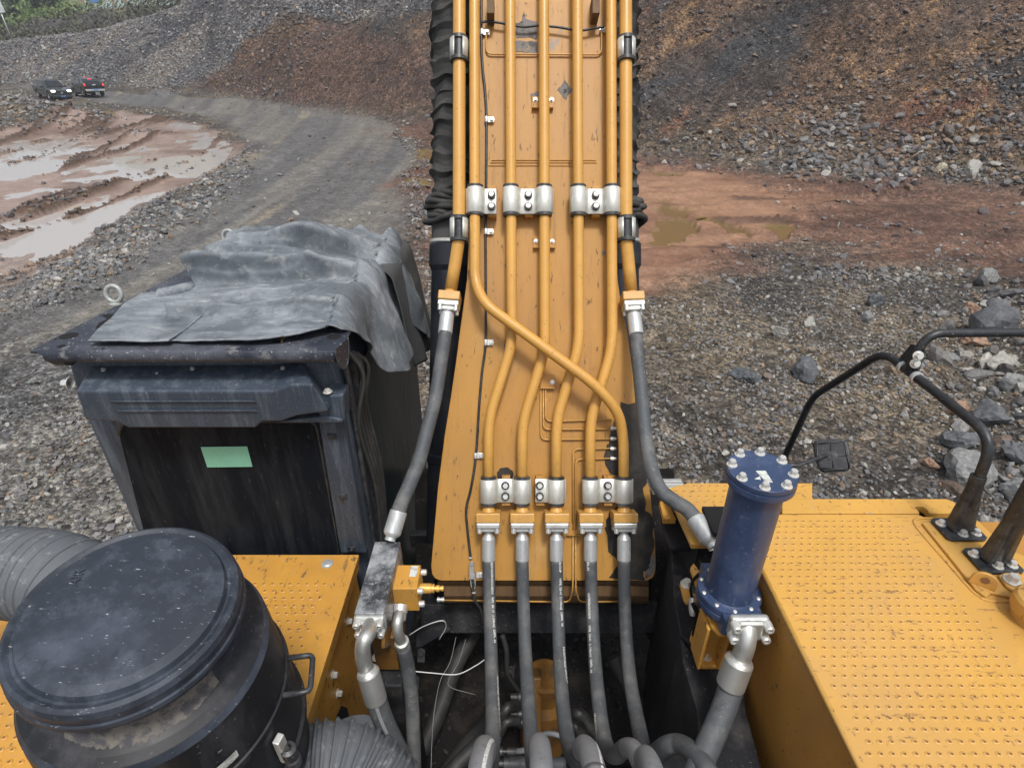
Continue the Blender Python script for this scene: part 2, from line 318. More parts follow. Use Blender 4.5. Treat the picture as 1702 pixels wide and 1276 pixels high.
def terr(x, y, full=True):
    """height and soil of the quarry at world x, y"""
    yy = np.maximum(y, 1.5); t = np.clip(x/yy, -1.8, 1.8)
    base = TILT*np.clip(y, -5, 200)
    D = np.interp(t, FT, FD)+(fbm(x*.18, y*.18, 3, 3)-.5)*3.0*np.where(t > -.45, 1, 1.2)
    s = (y-D)*(1 if True else 1)
    near = np.abs(t) >= 1.79
    s = np.where(near & (y < 8), -5, s)
    grad = np.interp(t, [-1.6, -.8, -.5, -.3, 0, .5, 1.8], [.5, .5, .62, .8, .85, .85, .8])
    sl = grad*np.log1p(np.exp(np.clip(s*1.2, -40, 40)))/1.2
    sl = np.where(s > 25, grad*s, sl)
    crest = np.interp(t, CT, CE)*y+CAMH-base
    crest = np.minimum(crest, 30)
    rub = (fbm(x*.55, y*.55, 21, 4)-.5)*1.1+(vn(x*.22+y*.1, y*.3, 5)-.5)*1.6
    k = sst(0, 6, s)
    crag = (1-np.abs(2*fbm(x*.9, y*.9, 25, 4)-1))*.55-.35
    sl = sl+(rub+crag*np.where(t > -.2, 1, .6))*k
    # first crest, then a bench, a dark face and a green hillside
    over = sl-crest; isb = sst(-.2, .3, over)
    sl = np.minimum(sl, crest+(vn(x*.3, y*.3, 8)-.5)*.5)
    Db = D+ (np.maximum(crest, 0)/grad)+9
    f2 = sst(0, 7, y-Db)
    c2 = np.interp(t, [-1.6, -.8, -.7, -.61, -.5, -.45], [.03, .046, .058, .070, .083, .3])*y+CAMH-base
    far = (t < -.42)
    h2 = np.where(far, (c2-np.minimum(crest, c2))*f2, 0)
    f3 = sst(0, 40, y-Db-9)
    h3 = np.where(far, f3*np.interp(t, [-1.6, -.9, -.76, -.72, -.66, -.5], [1.0, 1.2, 2.6, 5.0, 12, 16]), 0)
    h3 = h3+np.where(far, (fbm(x*.12, y*.12, 33, 3)-.5)*4*f3+(fbm(x*.5, y*.5, 34, 4)-.5)*1.6*f2*(1-f3), 0)
    h = base+sl+h2+h3
    # floor relief
    fl = 1-sst(-2, 2, s)
    h = h+fl*((fbm(x*.35, y*.35, 40, 3)-.5)*.22+(fbm(x*2.2, y*2.2, 44, 3)-.5)*.07)
    wx = x+(vn(x*.3, y*.3, 61)-.5)*1.2; wy = y+(vn(x*.3+9, y*.3, 62)-.5)*1.2
    mud = inpoly(wx, wy, MUD, .5)*fl
    redm = inpoly(wx, wy, REDM, 1.1, (fbm(x*.7, y*.7, 64, 3)-.5)*3)*fl
    # wheel ruts in the mud: ridges drawn out along the traffic
    bx = x+.018*(y-24)**2*.35
    rut = 1-np.abs(2*fbm(bx*.75+.2*vn(x*.5, y*.5, 9), y*.09, 70, 3)-1)
    rut = sst(.78, .98, rut)
    rutn = rut*(.55+.9*vn(x*3, y*1.2, 71))*sst(.35, .6, vn(x*.2, y*.13, 73)+.12)
    pool = np.zeros_like(x)
    for q in POOLS: pool = np.maximum(pool, inpoly(wx, wy, q, .45, (fbm(x*1.3, y*1.3, 77, 3)-.5)*1.2))
    h = h+mud*(rutn*.19-.06+(fbm(x*1.6, y*1.2, 78, 4)-.5)*.10)*(1-.9*pool)
    h = h-pool*mud*.10
    pud = np.zeros_like(x)
    for q in PUDS: pud = np.maximum(pud, inpoly(wx, wy, q, .12, (fbm(x*1.5, y*1.5, 79, 3)-.5)*1.3))
    rut2 = sst(.8, .98, 1-np.abs(2*fbm(x*.16+.03*y, y*1.1+.25*np.sin(x*.3), 80, 3)-1))
    h = h+redm*(rut2*.12+(fbm(x*.8, y*2.2, 82, 4)-.5)*.12)*(1-pud)-pud*.10
    # spoil heaps
    def mound(px, py, r, a, st=1):
        gx, gy = GP(px, py); d2 = ((x-gx)/(r*st))**2+((y-gy)/r)**2
        return a*np.exp(-d2*1.6)
    heap = mound(0, 208, 4.2, 1.15, 1.6)+mound(-110, 196, 6, 1.5, 1.5)+mound(270, 163, 1.0, .7, 1.6)+mound(1215, 350, .1, 0)
    heap = heap+mound(240, 228, 1.2, .35, 1.4)+mound(120, 208, 1.3, .4, 2)
    gx, gy = GP(1560, 700)
    edge = sst(0, 6.5, x-(5.2+.50*(y-5)+(fbm(x*.4, y*.4, 90, 2)-.5)*2.0))*(1-sst(10.5, 14.5, y))
    heap = heap+edge*1.7
    berm = 0
    for q in LITEROCK: berm = np.maximum(berm, inpoly(wx, wy, q, .5))
    heap = heap+berm*.16
    h = h+heap*fl*(.75+.5*fbm(x*.9, y*.9, 92, 3))
    h = h-sst(-.5,.5,1-np.hypot(x/3.5,(y)/4.5))*0
    if not full: return h
    # -------- soil colours (what the ground is made of) --------
    n1 = fbm(x*.5, y*.5, 101, 4); n2 = fbm(x*2.2, y*2.2, 102, 4); n3 = vn(x*9, y*9, 103)
    A = lambda *c: np.array(c)[None, :]
    def mx(a, b, f): return a*(1-f[:, None])+b*f[:, None]
    col = mx(A(.088, .076, .064)+0*x[:, None], A(.145, .12, .09), sst(.35, .65, n1))
    col = mx(col, A(.22, .16, .085), sst(.60, .74, n1)*.22)
    peb = np.ones_like(x); wet = .25*np.ones_like(x)
    road = inpoly(wx, wy, ROAD, .6)*fl
    tr = vn(bx*1.1, y*.08, 110)
    rc = mx(A(.125, .122, .118)+0*x[:, None], A(.185, .172, .15), sst(.4, .7, tr)); rc = rc*(.72+.5*fbm(bx*2.6, y*.10, 109, 3))[:, None]*1.02; rc = mx(rc, A(.29, .245, .18), sst(.72, .86, fbm(bx*.9, y*.2, 111, 3))*.8)
    col = mx(col, rc, road); peb = peb*(1-.62*road*sst(8, 12, y))
    wet = np.where(road > .5, .35+.25*sst(.4, .7, tr), wet)
    rc = mx(A(.20, .135, .105)+0*x[:, None], A(.30, .22, .18), sst(.35, .6, n1))
    rc = mx(rc, A(.34, .25, .21), sst(.45, .62, fbm(bx*.25, y*.2, 112, 3))*.7)
    rc = mx(rc, A(.095, .06, .042), np.clip(rutn*1.6, 0, 1))
    rc = mx(rc, A(.30, .235, .20), pool)
    col = mx(col, rc, mud); peb = peb*(1-.85*mud)+.0
    wet = np.where(mud > .5, np.clip(.75-rutn*1.2+.1*n1, .1, .9), wet)
    pk = inpoly(wx, wy, PINK, 1.2, (n1-.5)*3)
    rr = mx(A(.115, .062, .042)+0*x[:, None], A(.175, .10, .068), sst(.35, .65, fbm(x*.3, y*1.1, 115, 3)))
    rr = mx(rr, mx(A(.32, .18, .11)+0*x[:, None], A(.215, .115, .07), sst(.4, .7, fbm(x*.25, y*1.3, 116, 4))), pk)
    rr = mx(rr, A(.085, .05, .035), sst(.62, .8, fbm(x*.35+5, y*1.6, 117, 4))*.8)
    col = mx(col, rr, redm); peb = peb*(1-redm*(.35+.5*pk)); wet = np.where(redm > .5, .55+.15*n1+.1*pk, wet)
    col = mx(col, A(.17, .115, .04), pud); peb = peb*(1-pud)
    # slopes
    ks = sst(-.8, .8, s+(n2-.5)*2); hh = h-base
    a_ = x*.8+hh*.55; b_ = -x*.55+hh*.9
    d1 = fbm(a_*.16, b_*.55, 120, 4); d2 = fbm(a_*.35, b_*1.3, 121, 4)
    sc = mx(A(.070, .055, .046)+0*x[:, None], A(.125, .078, .050), sst(.36, .54, d1))
    sc = mx(sc, A(.24, .145, .072), sst(.54, .68, fbm(a_*.7, b_*2.2, 131, 4))*sst(.40, .6, d1)*.75)
    sc = sc*(.72+.56*fbm(x*1.8, hh*2.4, 132, 4))[:, None]
    sc = mx(sc, A(.20, .085, .05), sst(.6, .72, fbm(a_*.2+7, b_*.7, 122, 3))*.7)
    sc = mx(sc, A(.05, .05, .052), sst(.60, .7, fbm(a_*.3+30, b_*.8, 123, 4))*.9)
    px, py = proj(x, y, h)
    red = inpoly(px, py, [(300, 155), (350, 130), (430, 60), (520, 45), (620, 60), (735, 95), (900, 120), (900, 260), (640, 220), (400, 180)], 14, (fbm(x*.3, hh*.3, 125, 3)-.5)*50)
    redc = mx(A(.125, .076, .055)+0*x[:, None], A(.092, .060, .047), sst(.4, .7, d2)); redc = mx(redc, A(.17, .115, .075), sst(.6, .75, d1)*.6)
    sc = mx(sc, redc, red)
    gr = inpoly(px, py, [(-900, 250), (300, 170), (355, 125), (430, 60), (470, 30), (900, 20), (900, -900), (-900, -900)], 12, (fbm(x*.3, hh*.3, 126, 3)-.5)*40)
    gc = mx(A(.12, .115, .115)+0*x[:, None], A(.19, .165, .14), sst(.4, .62, fbm(a_*.12, b_*.4, 127, 4)))
    gc = mx(gc, A(.075, .075, .08), sst(.55, .7, fbm(a_*.2+3, b_*.3, 128, 3)))
    sc = mx(sc, gc, gr*(1-red*.6))
    low = (1-sst(0, 2.2, hh))*(1-gr)*sst(-.3, 0, t)
    sc = mx(sc, A(.13, .105, .07), low*.7)
    col = mx(col, sc, ks); peb = peb*(1-ks)+ks; wet = wet*(1-ks)+.2*ks
    # hillside beyond
    fb = np.where(far, sst(-3, 0, y-Db+1), 0); gb = np.where(far, sst(7, 9, y-Db+(n1-.5)*5), 0)
    dk = mx(A(.070, .066, .068)+0*x[:, None], A(.085, .085, .060), sst(.45, .65, n1))
    col = mx(col, dk, fb)
    gg = mx(A(.13, .19, .06)+0*x[:, None], A(.24, .29, .12), sst(.4, .65, n1)); gg = mx(gg, A(.15, .115, .09), sst(-.67, -.64, t)*.8)
    col = mx(col, gg, gb); peb = peb*(1-.6*fb)
    col = col*(.8+.4*n2[:, None])*(.9+.2*n3[:, None])
    info = dict(fl=fl, mud=mud, redm=redm, pk=pk, road=road, s=s, ks=ks, red=red, gr=gr, fb=fb, gb=gb, pool=pool, pud=pud, heap=heap, edge=edge, berm=berm, hh=hh, t=t, d1=d1, d2=d2, low=low, rutn=rutn)
    return h, col, peb, wet, info
# polar grid round the machine
th = np.concatenate([np.linspace(-180, -64, 40)[:-1], np.linspace(-64, -47, 60)[:-1], np.linspace(-47, 47, 760), np.linspace(47, 64, 60)[1:], np.linspace(64, 180, 40)[1:]])
th = np.radians(th); rr = np.concatenate([[0, .8, 1.6, 2.3], np.exp(np.linspace(math.log(2.8), math.log(165), 620)), [185, 230, 320, 500]])
TH, RR = np.meshgrid(th, rr); X = (RR*np.sin(TH)).ravel(); Y = (RR*np.cos(TH)).ravel()
Hh, Cc, Pb, Wt, _ = terr(X, Y)
nr, ncol = len(rr), len(th); idx = np.arange(nr*ncol).reshape(nr, ncol)
F = np.stack([idx[:-1, :-1], idx[:-1, 1:], idx[1:, 1:], idx[1:, :-1]], -1).reshape(-1, 4)
def soil_mat(name, rock=False):
    m, t, b = nmat(name)
    at = N(t, 'ShaderNodeAttribute', attribute_name='soil'); c = at.outputs['Color']
    tc = t.nodes.new('ShaderNodeTexCoord')
    if rock:
        n = noise(t, 22, 4, .65); c = mixc(t, 1, c, mixc(t, ramp(t, n, .3, .7), (.62, .62, .62), (1.3, 1.3, 1.3)), 'MULTIPLY')
        b.inputs['Roughness'].default_value = .62; b.inputs['Specular IOR Level'].default_value = .45
        bp = N(t, 'ShaderNodeBump', Strength=.5, Distance=.02); t.links.new(noise(t, 30, 3), bp.inputs['Height']); t.links.new(bp.outputs[0], b.inputs['Normal'])
        t.links.new(c, b.inputs['Base Color']); return m
    pe = N(t, 'ShaderNodeAttribute', attribute_name='peb').outputs['Fac']; we = N(t, 'ShaderNodeAttribute', attribute_name='wet').outputs['Fac']
    v1 = N(t, 'ShaderNodeTexVoronoi', Scale=24.0); v2 = N(t, 'ShaderNodeTexVoronoi', Scale=9.0); v3 = N(t, 'ShaderNodeTexVoronoi', Scale=3.4)
    cc = c; hsum = None
    for v, am in ((v1, .9), (v2, .7), (v3, .45)):
        t.links.new(tc.outputs['Object'], v.inputs['Vector'])
        sx = t.nodes.new('ShaderNodeSeparateColor'); t.links.new(v.outputs['Color'], sx.inputs[0])
        g = ramp(t, sx.outputs[0], 0, 1); lum = mth(t, 'POWER', mth(t, 'ADD', mth(t, 'MULTIPLY', g, 1.1), .35), 1.4)
        f = mth(t, 'MULTIPLY', pe, am)
        comb = t.nodes.new('ShaderNodeCombineColor'); [t.links.new(lum, comb.inputs[i]) for i in range(3)]
        cc = mixc(t, f, cc, mixc(t, 1, cc, comb.outputs[0], 'MULTIPLY'))
        hgt = mth(t, 'MULTIPLY', mth(t, 'MULTIPLY', mth(t, 'SUBTRACT', .7, v.outputs['Distance']), pe), {24.0: .03, 9.0: .06, 3.4: .12}[round(v.inputs['Scale'].default_value, 1)])
        hsum = hgt if hsum is None else mth(t, 'ADD', hsum, hgt)
    hsum = mth(t, 'ADD', hsum, mth(t, 'MULTIPLY', noise(t, 6, 6, .7), .05))
    bp = N(t, 'ShaderNodeBump', Strength=.8, Distance=1.0); t.links.new(hsum, bp.inputs['Height']); t.links.new(bp.outputs[0], b.inputs['Normal'])
    t.links.new(cc, b.inputs['Base Color'])
    rg = t.nodes.new('ShaderNodeMapRange'); rg.inputs[3].default_value = .95; rg.inputs[4].default_value = .22; t.links.new(we, rg.inputs[0]); t.links.new(rg.outputs[0], b.inputs['Roughness'])
    b.inputs['Specular IOR Level'].default_value = .35
    return m
M['soil'] = soil_mat('quarry_soil'); M['rock'] = soil_mat('broken_rock', True)
me = mesh_np('ground', np.stack([X, Y, Hh], 1), F, Cc, [M['soil']], True, {'peb': Pb, 'wet': Wt})
g = link('ground', me); tag(g, kind='structure')
# standing water
def water(name, polys, zoff, col, rough, grow):
    mb = MB()
    for q in polys:
        cx = sum(p[0] for p in q)/len(q); cy = sum(p[1] for p in q)/len(q)
        vs = [(cx+(x-cx)*grow, cy+(y-cy)*grow) for x, y in q]
        zc = np.array([TILT*y for x, y in vs])
        vs = [(x, y, TILT*y+zoff) for (x, y) in vs]; mb.add(vs, [tuple(range(len(vs)))])
    m, t, b = nmat(name+'_surface'); b.inputs['Base Color'].default_value = (*col, 1); b.inputs['Roughness'].default_value = rough; b.inputs['IOR'].default_value = 1.33
    o = mb.build(name, m); tag(o, kind='structure'); return o
# ---------------- broken rock ----------------
def sphere_dirs(sub):
    bm = bmesh.new(); bmesh.ops.create_icosphere(bm, subdivisions=sub, radius=1)
    v = np.array([x.co[:] for x in bm.verts]); f = np.array([[q.index for q in p.verts] for p in bm.faces]); bm.free(); return v, f
DIR1, FAC1 = sphere_dirs(1); DIR2, FAC2 = sphere_dirs(2); DIR3, FAC3 = sphere_dirs(3)
def rocks(pos, size, col, sub=1, flat=.62, seed=0):
    r_ = np.random.default_rng(seed); dv, fc = {1: (DIR1, FAC1), 2: (DIR2, FAC2), 3: (DIR3, FAC3)}[sub]
    n = len(pos); nv = len(dv)
    K = 9; pl = r_.normal(size=(n, K, 3)); pl /= np.linalg.norm(pl, axis=2, keepdims=True); ph = r_.uniform(.5, .95, (n, K))
    dot = np.einsum('nkc,vc->nvk', pl, dv); rad = np.where(dot > .05, ph[:, None, :]/np.maximum(dot, .05), 9).min(2)
    rad = np.minimum(rad, 1.15)*(1+r_.normal(0, .05, rad.shape))
    V = dv[None]*rad[..., None]
    sc = np.stack([r_.uniform(.75, 1.25, n), r_.uniform(.6, 1.0, n), r_.uniform(.4, .8, n)*flat/.62], 1)
    V = V*sc[:, None, :]
    q = r_.normal(size=(n, 4))*np.array([1, .35, .35, 1.2]); q /= np.linalg.norm(q, axis=1, keepdims=True)
    w_, x_, y_, z_ = q.T
    R = np.stack([1-2*(y_*y_+z_*z_), 2*(x_*y_-z_*w_), 2*(x_*z_+y_*w_), 2*(x_*y_+z_*w_), 1-2*(x_*x_+z_*z_), 2*(y_*z_-x_*w_), 2*(x_*z_-y_*w_), 2*(y_*z_+x_*w_), 1-2*(x_*x_+y_*y_)], 1).reshape(n, 3, 3)
    V = np.einsum('nij,nvj->nvi', R, V)*(size[:, None, None]*.5)+pos[:, None, :]
    Fa = fc[None]+(np.arange(n)*nv)[:, None, None]
    C = np.repeat(col, nv, axis=0)
    return V.reshape(-1, 3), Fa.reshape(-1, 3), C
def rock_palette(n, kind, r_):
    """kind array: 0 quarry grey, 1 slope brown, 2 pale"""
    g = r_.random(n)
    base = np.array([[.15, .155, .165], [.22, .22, .22], [.085, .088, .095], [.40, .39, .36], [.25, .18, .12], [.17, .12, .09], [.30, .21, .13]])
    P_ = {0: [.28, .30, .14, .15, .05, .05, .03], 1: [.16, .04, .36, .01, .10, .26, .07], 2: [.30, .32, .10, .17, .05, .03, .03]}
    out = np.zeros((n, 3))
    for k, p in P_.items():
        m_ = kind == k; out[m_] = base[r_.choice(7, m_.sum(), p=np.array(p)/sum(p))]
    return out*r_.uniform(.75, 1.25, (n, 1))
def scatter(n, seed, tmin=-.95, tmax=.95, r0=3.0, r1=100):
    r_ = np.random.default_rng(seed); t = r_.uniform(tmin, tmax, n)
    yy = np.exp(r_.uniform(math.log(r0), math.log(r1), n)); x = t*yy
    return x, yy, r_
water('mud_pool_water', [MUD], -.075, (.42, .395, .375), .03, .97)  # pale base colour paints in the sky reflected by the pools
water('puddle_water', PUDS, -.055, (.19, .12, .05), .08, 1.2)
# loose stones: x, y sampled evenly over the view, kept by what the ground is there
def stones(name, n, seed, smin, smax, dens, sub=1, r0=3.0, r1=100, flat=.62, tmin=-.95, tmax=.98, power=2.2, pxk=0, label=None):
    x, y, r_ = scatter(n, seed, tmin, tmax, r0, r1)
    h, c, pb, wt, I = terr(x, y); keep, kind = dens(x, y, h, I, r_)
    k = keep > r_.random(n); x, y, h, kind = x[k], y[k], h[k], kind[k]
    s = smin+(smax-smin)*r_.random(len(x))**power; s = np.maximum(s, pxk*np.hypot(x, y)/560)
    C = rock_palette(len(x), kind, r_)
    C = C*.75+c[k]*.25*1.2
    V, Fc, Cv = rocks(np.stack([x, y, h+s*.12], 1), s, C, sub, flat, seed)
    me = mesh_np(name, V, Fc, Cv, [M['rock']], False)
    o = link(name, me); tag(o, label, 'loose stones', kind='stuff'); return o
def d_gravel(x, y, h, I, r_):
    px, py = proj(x, y, h); z0 = np.zeros_like(x)
    d = .55*(1-I['mud'])*(1-I['pk']*.97)*(1-I['redm']*.75)*(1-I['ks'])*(1-I['pud'])
    d = d*np.where(I['road'] > .5, np.where(y > 8.5, .05, .35+.5*sst(.5, .7, fbm(x*.6, y*.12, 201, 3))), 1)
    cl = sst(.42, .62, fbm(x*.45, y*.6, 202, 3))
    d = d*np.where((x > 0), .35+1.1*cl, 1)
    d = d+I['berm']*.9+I['edge']*.6+sst(.1, .6, I['heap'])*.7
    red = I['redm'] > .4
    d = np.where(red & (x > 9), .12*sst(.48, .6, fbm(x*.3, y*1.2, 203, 3)), d)
    return np.clip(d, 0, 1)*(I['fl'] > .5)*(I['pool'] < .3), np.where((I['berm'] > .4) | (r_.random(len(x)) < .25), 2, 0)
def d_gravel_near(x, y, h, I, r_):
    d, k = d_gravel(x, y, h, I, r_); return np.clip(d*1.6, 0, 1), k
stones('gravel', 60000, 301, .035, .13, d_gravel_near, r0=3.2, r1=16, tmin=-1.45, tmax=1.3, power=2.0, pxk=2.6, label='loose grey gravel and chippings spread over the quarry floor round the machine')
stones('far_gravel', 42000, 302, .06, .30, d_gravel, r0=13, r1=80, power=3.0, pxk=1.6, label='grey and pale stones strewn along the haul road and over the floor')
def d_slope(x, y, h, I, r_):
    d = I['ks']*(1-I['fb'])*np.where(I['gr'] > .5, .9, .75)*np.where(I['red'] > .5, .40, 1)
    d = np.where((I['t'] > -.3) & (I['gr'] < .5), d*(.35+1.0*sst(.5, .62, I['d1'])), d)
    return np.clip(d, 0, 1), np.where(I['gr'] > .5, np.where(r_.random(len(x)) < .72, 2, 0), 1)
stones('slope_rubble', 96000, 303, .06, .36, d_slope, r0=14, r1=60, power=3.6, pxk=1.8, tmin=-.6, label='angular rubble lying over the steep red and grey dump slope')
stones('far_slope_rubble', 80000, 304, .12, .48, d_slope, r0=48, r1=110, tmax=-.1, power=3.2, pxk=1.5, label='pale rubble covering the far grey dump slope')
def d_toe(x, y, h, I, r_):
    px, py = proj(x, y, h)
    a = np.exp(-((px-1440)/190)**2-((py-235-(px-1420)*-.04)/42)**2)
    toe = np.exp(-((I['s']+.2)/1.6)**2)*sst(.2, .3, I['t'])
    d = np.clip(a*.95+toe*.18, 0, 1)*sst(.35, .55, fbm(x*.5, y*.5, 207, 3)+.15*a); return d, np.where(r_.random(len(x)) < .35, 1, 0)
stones('toe_boulders', 32000, 305, .08, .46, d_toe, sub=2, r0=15, r1=40, tmin=.2, power=3.0, label='grey boulders rolled down to the foot of the right slope')
def d_heap(x, y, h, I, r_): return I['edge']*.9+sst(.25, .8, I['heap'])*(x < 0)*.5, np.where(r_.random(len(x)) < .3, 2, 0)
stones('rubble_heap', 9000, 306, .08, .44, d_heap, sub=2, r0=4, r1=20, tmin=.3, tmax=1.3, power=1.9, flat=.7, label='heap of sharp grey rubble along the right edge of the floor')
stones('left_spoil_heap', 14000, 307, .10, .5, lambda x, y, h, I, r_: (sst(.15, .5, I['heap'])*(I['berm'] < .3)*.9, np.where(r_.random(len(x)) < .4, 2, 0)), r0=22, r1=60, tmin=-1.0, tmax=-.5, power=2.5, label='low spoil heap of pale and dark stones beside the muddy pools')
stones('berm_stones', 30000, 308, .06, .26, lambda x, y, h, I, r_: (I['berm']*.75*sst(.3, .6, fbm(x*.7, y*.7, 209, 2)+.1), 2+np.zeros(len(x), int)), sub=1, r0=9, r1=45, tmin=-.9, tmax=-.05, power=2.2, label='pale stones heaped along the edges of the haul road')
# clods along the mud ruts
stones('mud_clods', 26000, 309, .05, .28, lambda x, y, h, I, r_: (I['mud']*np.clip(I['rutn'], 0, 1)*.8, 1+np.zeros(len(x), int)), r0=12, r1=60, tmin=-1.0, tmax=-.3, power=2.5, label='dark clods thrown up along the wheel ruts in the mud')
def on_terr(px, py, y0=75, y1=150):
    """first point where the sight line meets the hillside"""
    ys = np.linspace(y0, y1, 600); v = (py-CY)/FPX; t = ys/(CP-v*SP); x = t*(px-CX)/FPX; z = CAMH-t*(SP+v*CP)
    h = terr(x, ys, False); k = np.argmax(h > z); 
    if not (h > z).any(): k = len(ys)//3
    return float(x[k]), float(ys[k]), float(h[k])
# single boulders one can pick out
def boulder(px, py, wpx, colr, label, seed, flat=.62, asp=1):
    gx, gy, h = on_terr(px, py, 4, 60)
    z = gy*CP+(CAMH-h)*SP; s = wpx/FPX*z*1.15
    V, Fc, Cv = rocks(np.zeros((1, 3)), np.array([s]), np.array([colr]), 3, flat, seed)
    me = mesh_np('boulder', V, Fc, Cv, [M['rock']], False)
    o = link('boulder', me); o.location = (gx, gy, h+s*.14); tag(o, label, 'boulder', 'boulders lying on the quarry floor')
    return o
G1, G2, G3, G4 = (.115, .122, .13), (.22, .225, .22), (.34, .33, .30), (.33, .21, .14)
for i, b in enumerate([
    (1335, 628, 44, G1, 'dark blue-grey angular boulder alone on the gravel above the mirror'),
    (1250, 635, 30, G1, 'grey rounded boulder at the right of a tight pair on the gravel'),
    (1222, 628, 30, (.09, .1, .11), 'darker half-buried boulder at the left of a tight pair on the gravel'),
    (1273, 630, 17, (.2, .15, .12), 'small brownish stone close to the right of the tight boulder pair'),
    (1345, 541, 20, G3, 'pale whitish stone alone on the bare brown gravel'),
    (1440, 532, 22, G2, 'mid-grey stone left of the big heap, level with the upper handrail'),
    (1455, 507, 30, G1, 'blue-grey flat boulder in the gravel above the upper handrail'),
    (1293, 558, 26, G3, 'pale split stone on the gravel left of centre of the open floor'),
    (1640, 470, 34, G2, 'grey boulder at the top of the right heap just above the handrail end'),
    (1610, 518, 30, G4, 'tan-orange boulder in the heap above the upper handrail'),
    (1655, 522, 34, G1, 'dark slate boulder in the heap above the upper handrail near the edge'),
    (1618, 575, 36, G4, 'orange-brown boulder in the heap just under the upper handrail'),
    (1650, 560, 66, G1, 'long dark slab in the heap just under the upper handrail'),
    (1665, 612, 38, G3, 'pale striped boulder in the heap right of the handrail joint'),
    (1580, 600, 26, G2, 'grey stone in the heap right of the two rail bolts'),
    (1640, 700, 60, G1, 'large dark angular boulder right of the handrail elbow'),
    (1680, 650, 44, G2, 'grey blocky boulder high at the right edge of the heap'),
    (1588, 690, 34, G4, 'reddish tan boulder inside the handrail loop near the elbow'),
    (1600, 790, 70, G2, 'big pale grey slab between the handrail post and the deck edge'),
    (1590, 740, 46, G1, 'dark boulder inside the handrail bend beside the elbow'),
    (1690, 830, 60, G2, 'large grey faceted boulder between the second post and the picture edge'),
    (1685, 770, 46, G1, 'dark blocky boulder behind the second handrail post'),
    (1545, 775, 24, G4, 'small tan boulder left of the handrail post in the gravel'),
    (1615, 290, 26, G3, 'long pale boulder at the foot of the right slope'),
    (1560, 285, 18, (.45, .42, .3), 'small cream stone at the foot of the right slope'),
    (270, 352, 0, G1, ''), ]):
    if b[2]: boulder(*b[:4], b[4], 500+i, flat=.7)
# ---------------- growth on the far hillside ----------------
def leafmat(name, c):
    return paint(name, c, .7, layers=[(tuple(v*1.9 for v in c), 1.2, .5, .7, .8, (1, 1, 1)), (tuple(v*.4 for v in c), 2.5, .5, .7, .7, (1, 1, 1))])
M['leaf'] = leafmat('bush_leaves', (.12, .18, .05)); M['leafd'] = leafmat('tree_leaves', (.035, .055, .022)); M['bark'] = paint('bark', (.12, .09, .06), .8)
def leaves(pos, size, r_):
    n = len(pos); d = r_.normal(size=(n, 3)); d /= np.linalg.norm(d, axis=1, keepdims=True); e = np.cross(d, r_.normal(size=(n, 3))); e /= np.linalg.norm(e, axis=1, keepdims=True)+1e-9
    s = size*r_.uniform(.5, 1.3, n)[:, None]
    V = np.stack([pos-d*s, pos+e*s*.55, pos+d*s, pos-e*s*.55], 1).reshape(-1, 3); F_ = np.arange(4*n).reshape(n, 4); return V, F_
r_ = np.random.default_rng(5)
bx_, by_, rq = scatter(2600, 77, -1.25, -.62, 84, 150); h, c, pb, wt, I = terr(bx_, by_)
k = (I['gb'] > .5) & (rq.random(len(bx_)) < np.where(bx_/by_ > -.705, .15, .9)); bx_, by_, h = bx_[k], by_[k], h[k]
cen = np.repeat(np.stack([bx_, by_, h+.3], 1), 40, 0); off = rq.normal(size=cen.shape)*np.array([1.0, 1.0, .55])
V, F_ = leaves(cen+off, .32, rq)
o = link('hillside_bushes', mesh_np('hillside_bushes', V, F_, None, [M['leaf']])); tag(o, 'light green scrub covering the far hillside above the dump', 'bushes', kind='stuff')
for i, (px, py, sz, lab) in enumerate([(22, 16, 3.2, 'dark broad tree at the left on the far skyline'), (42, 11, 3.4, 'tall dark tree second from left on the far skyline'), (62, 12, 2.6, 'dark rounded tree third from left on the far skyline'), (12, 40, 2.2, 'dark green bushy tree at the picture edge below the skyline'), (84, 10, 2.0, 'small dark tree at the right end of the skyline group')]):
    x, y, z = on_terr(px, py+8, 92, 150)
    sz *= .62; root = empty('broadleaf_tree', (x, y, z), lab, 'tree', 'trees on the far skyline')
    mb = MB(); mb.tube([(0, 0, -.5), (.1, 0, sz*.4), (.0, .1, sz*.8)], [.22, .16, .08], 8)
    for a in range(5): mb.tube([(0, 0, sz*.35), (math.cos(a*1.3)*sz*.35, math.sin(a*1.3)*sz*.35, sz*.75)], [.09, .03], 6)
    mb.build('trunk', 'bark', root)
    n = 2200; cc = r_.normal(size=(9, 3))*np.array([.42, .42, .20])*sz+np.array([0, 0, sz*.85])
    pts = cc[r_.integers(0, 9, n)]+r_.normal(size=(n, 3))*sz*.17
    V, F_ = leaves(pts, .2, r_); link('crown', mesh_np('crown', V, F_, None, [M['leafd']]), parent=root)
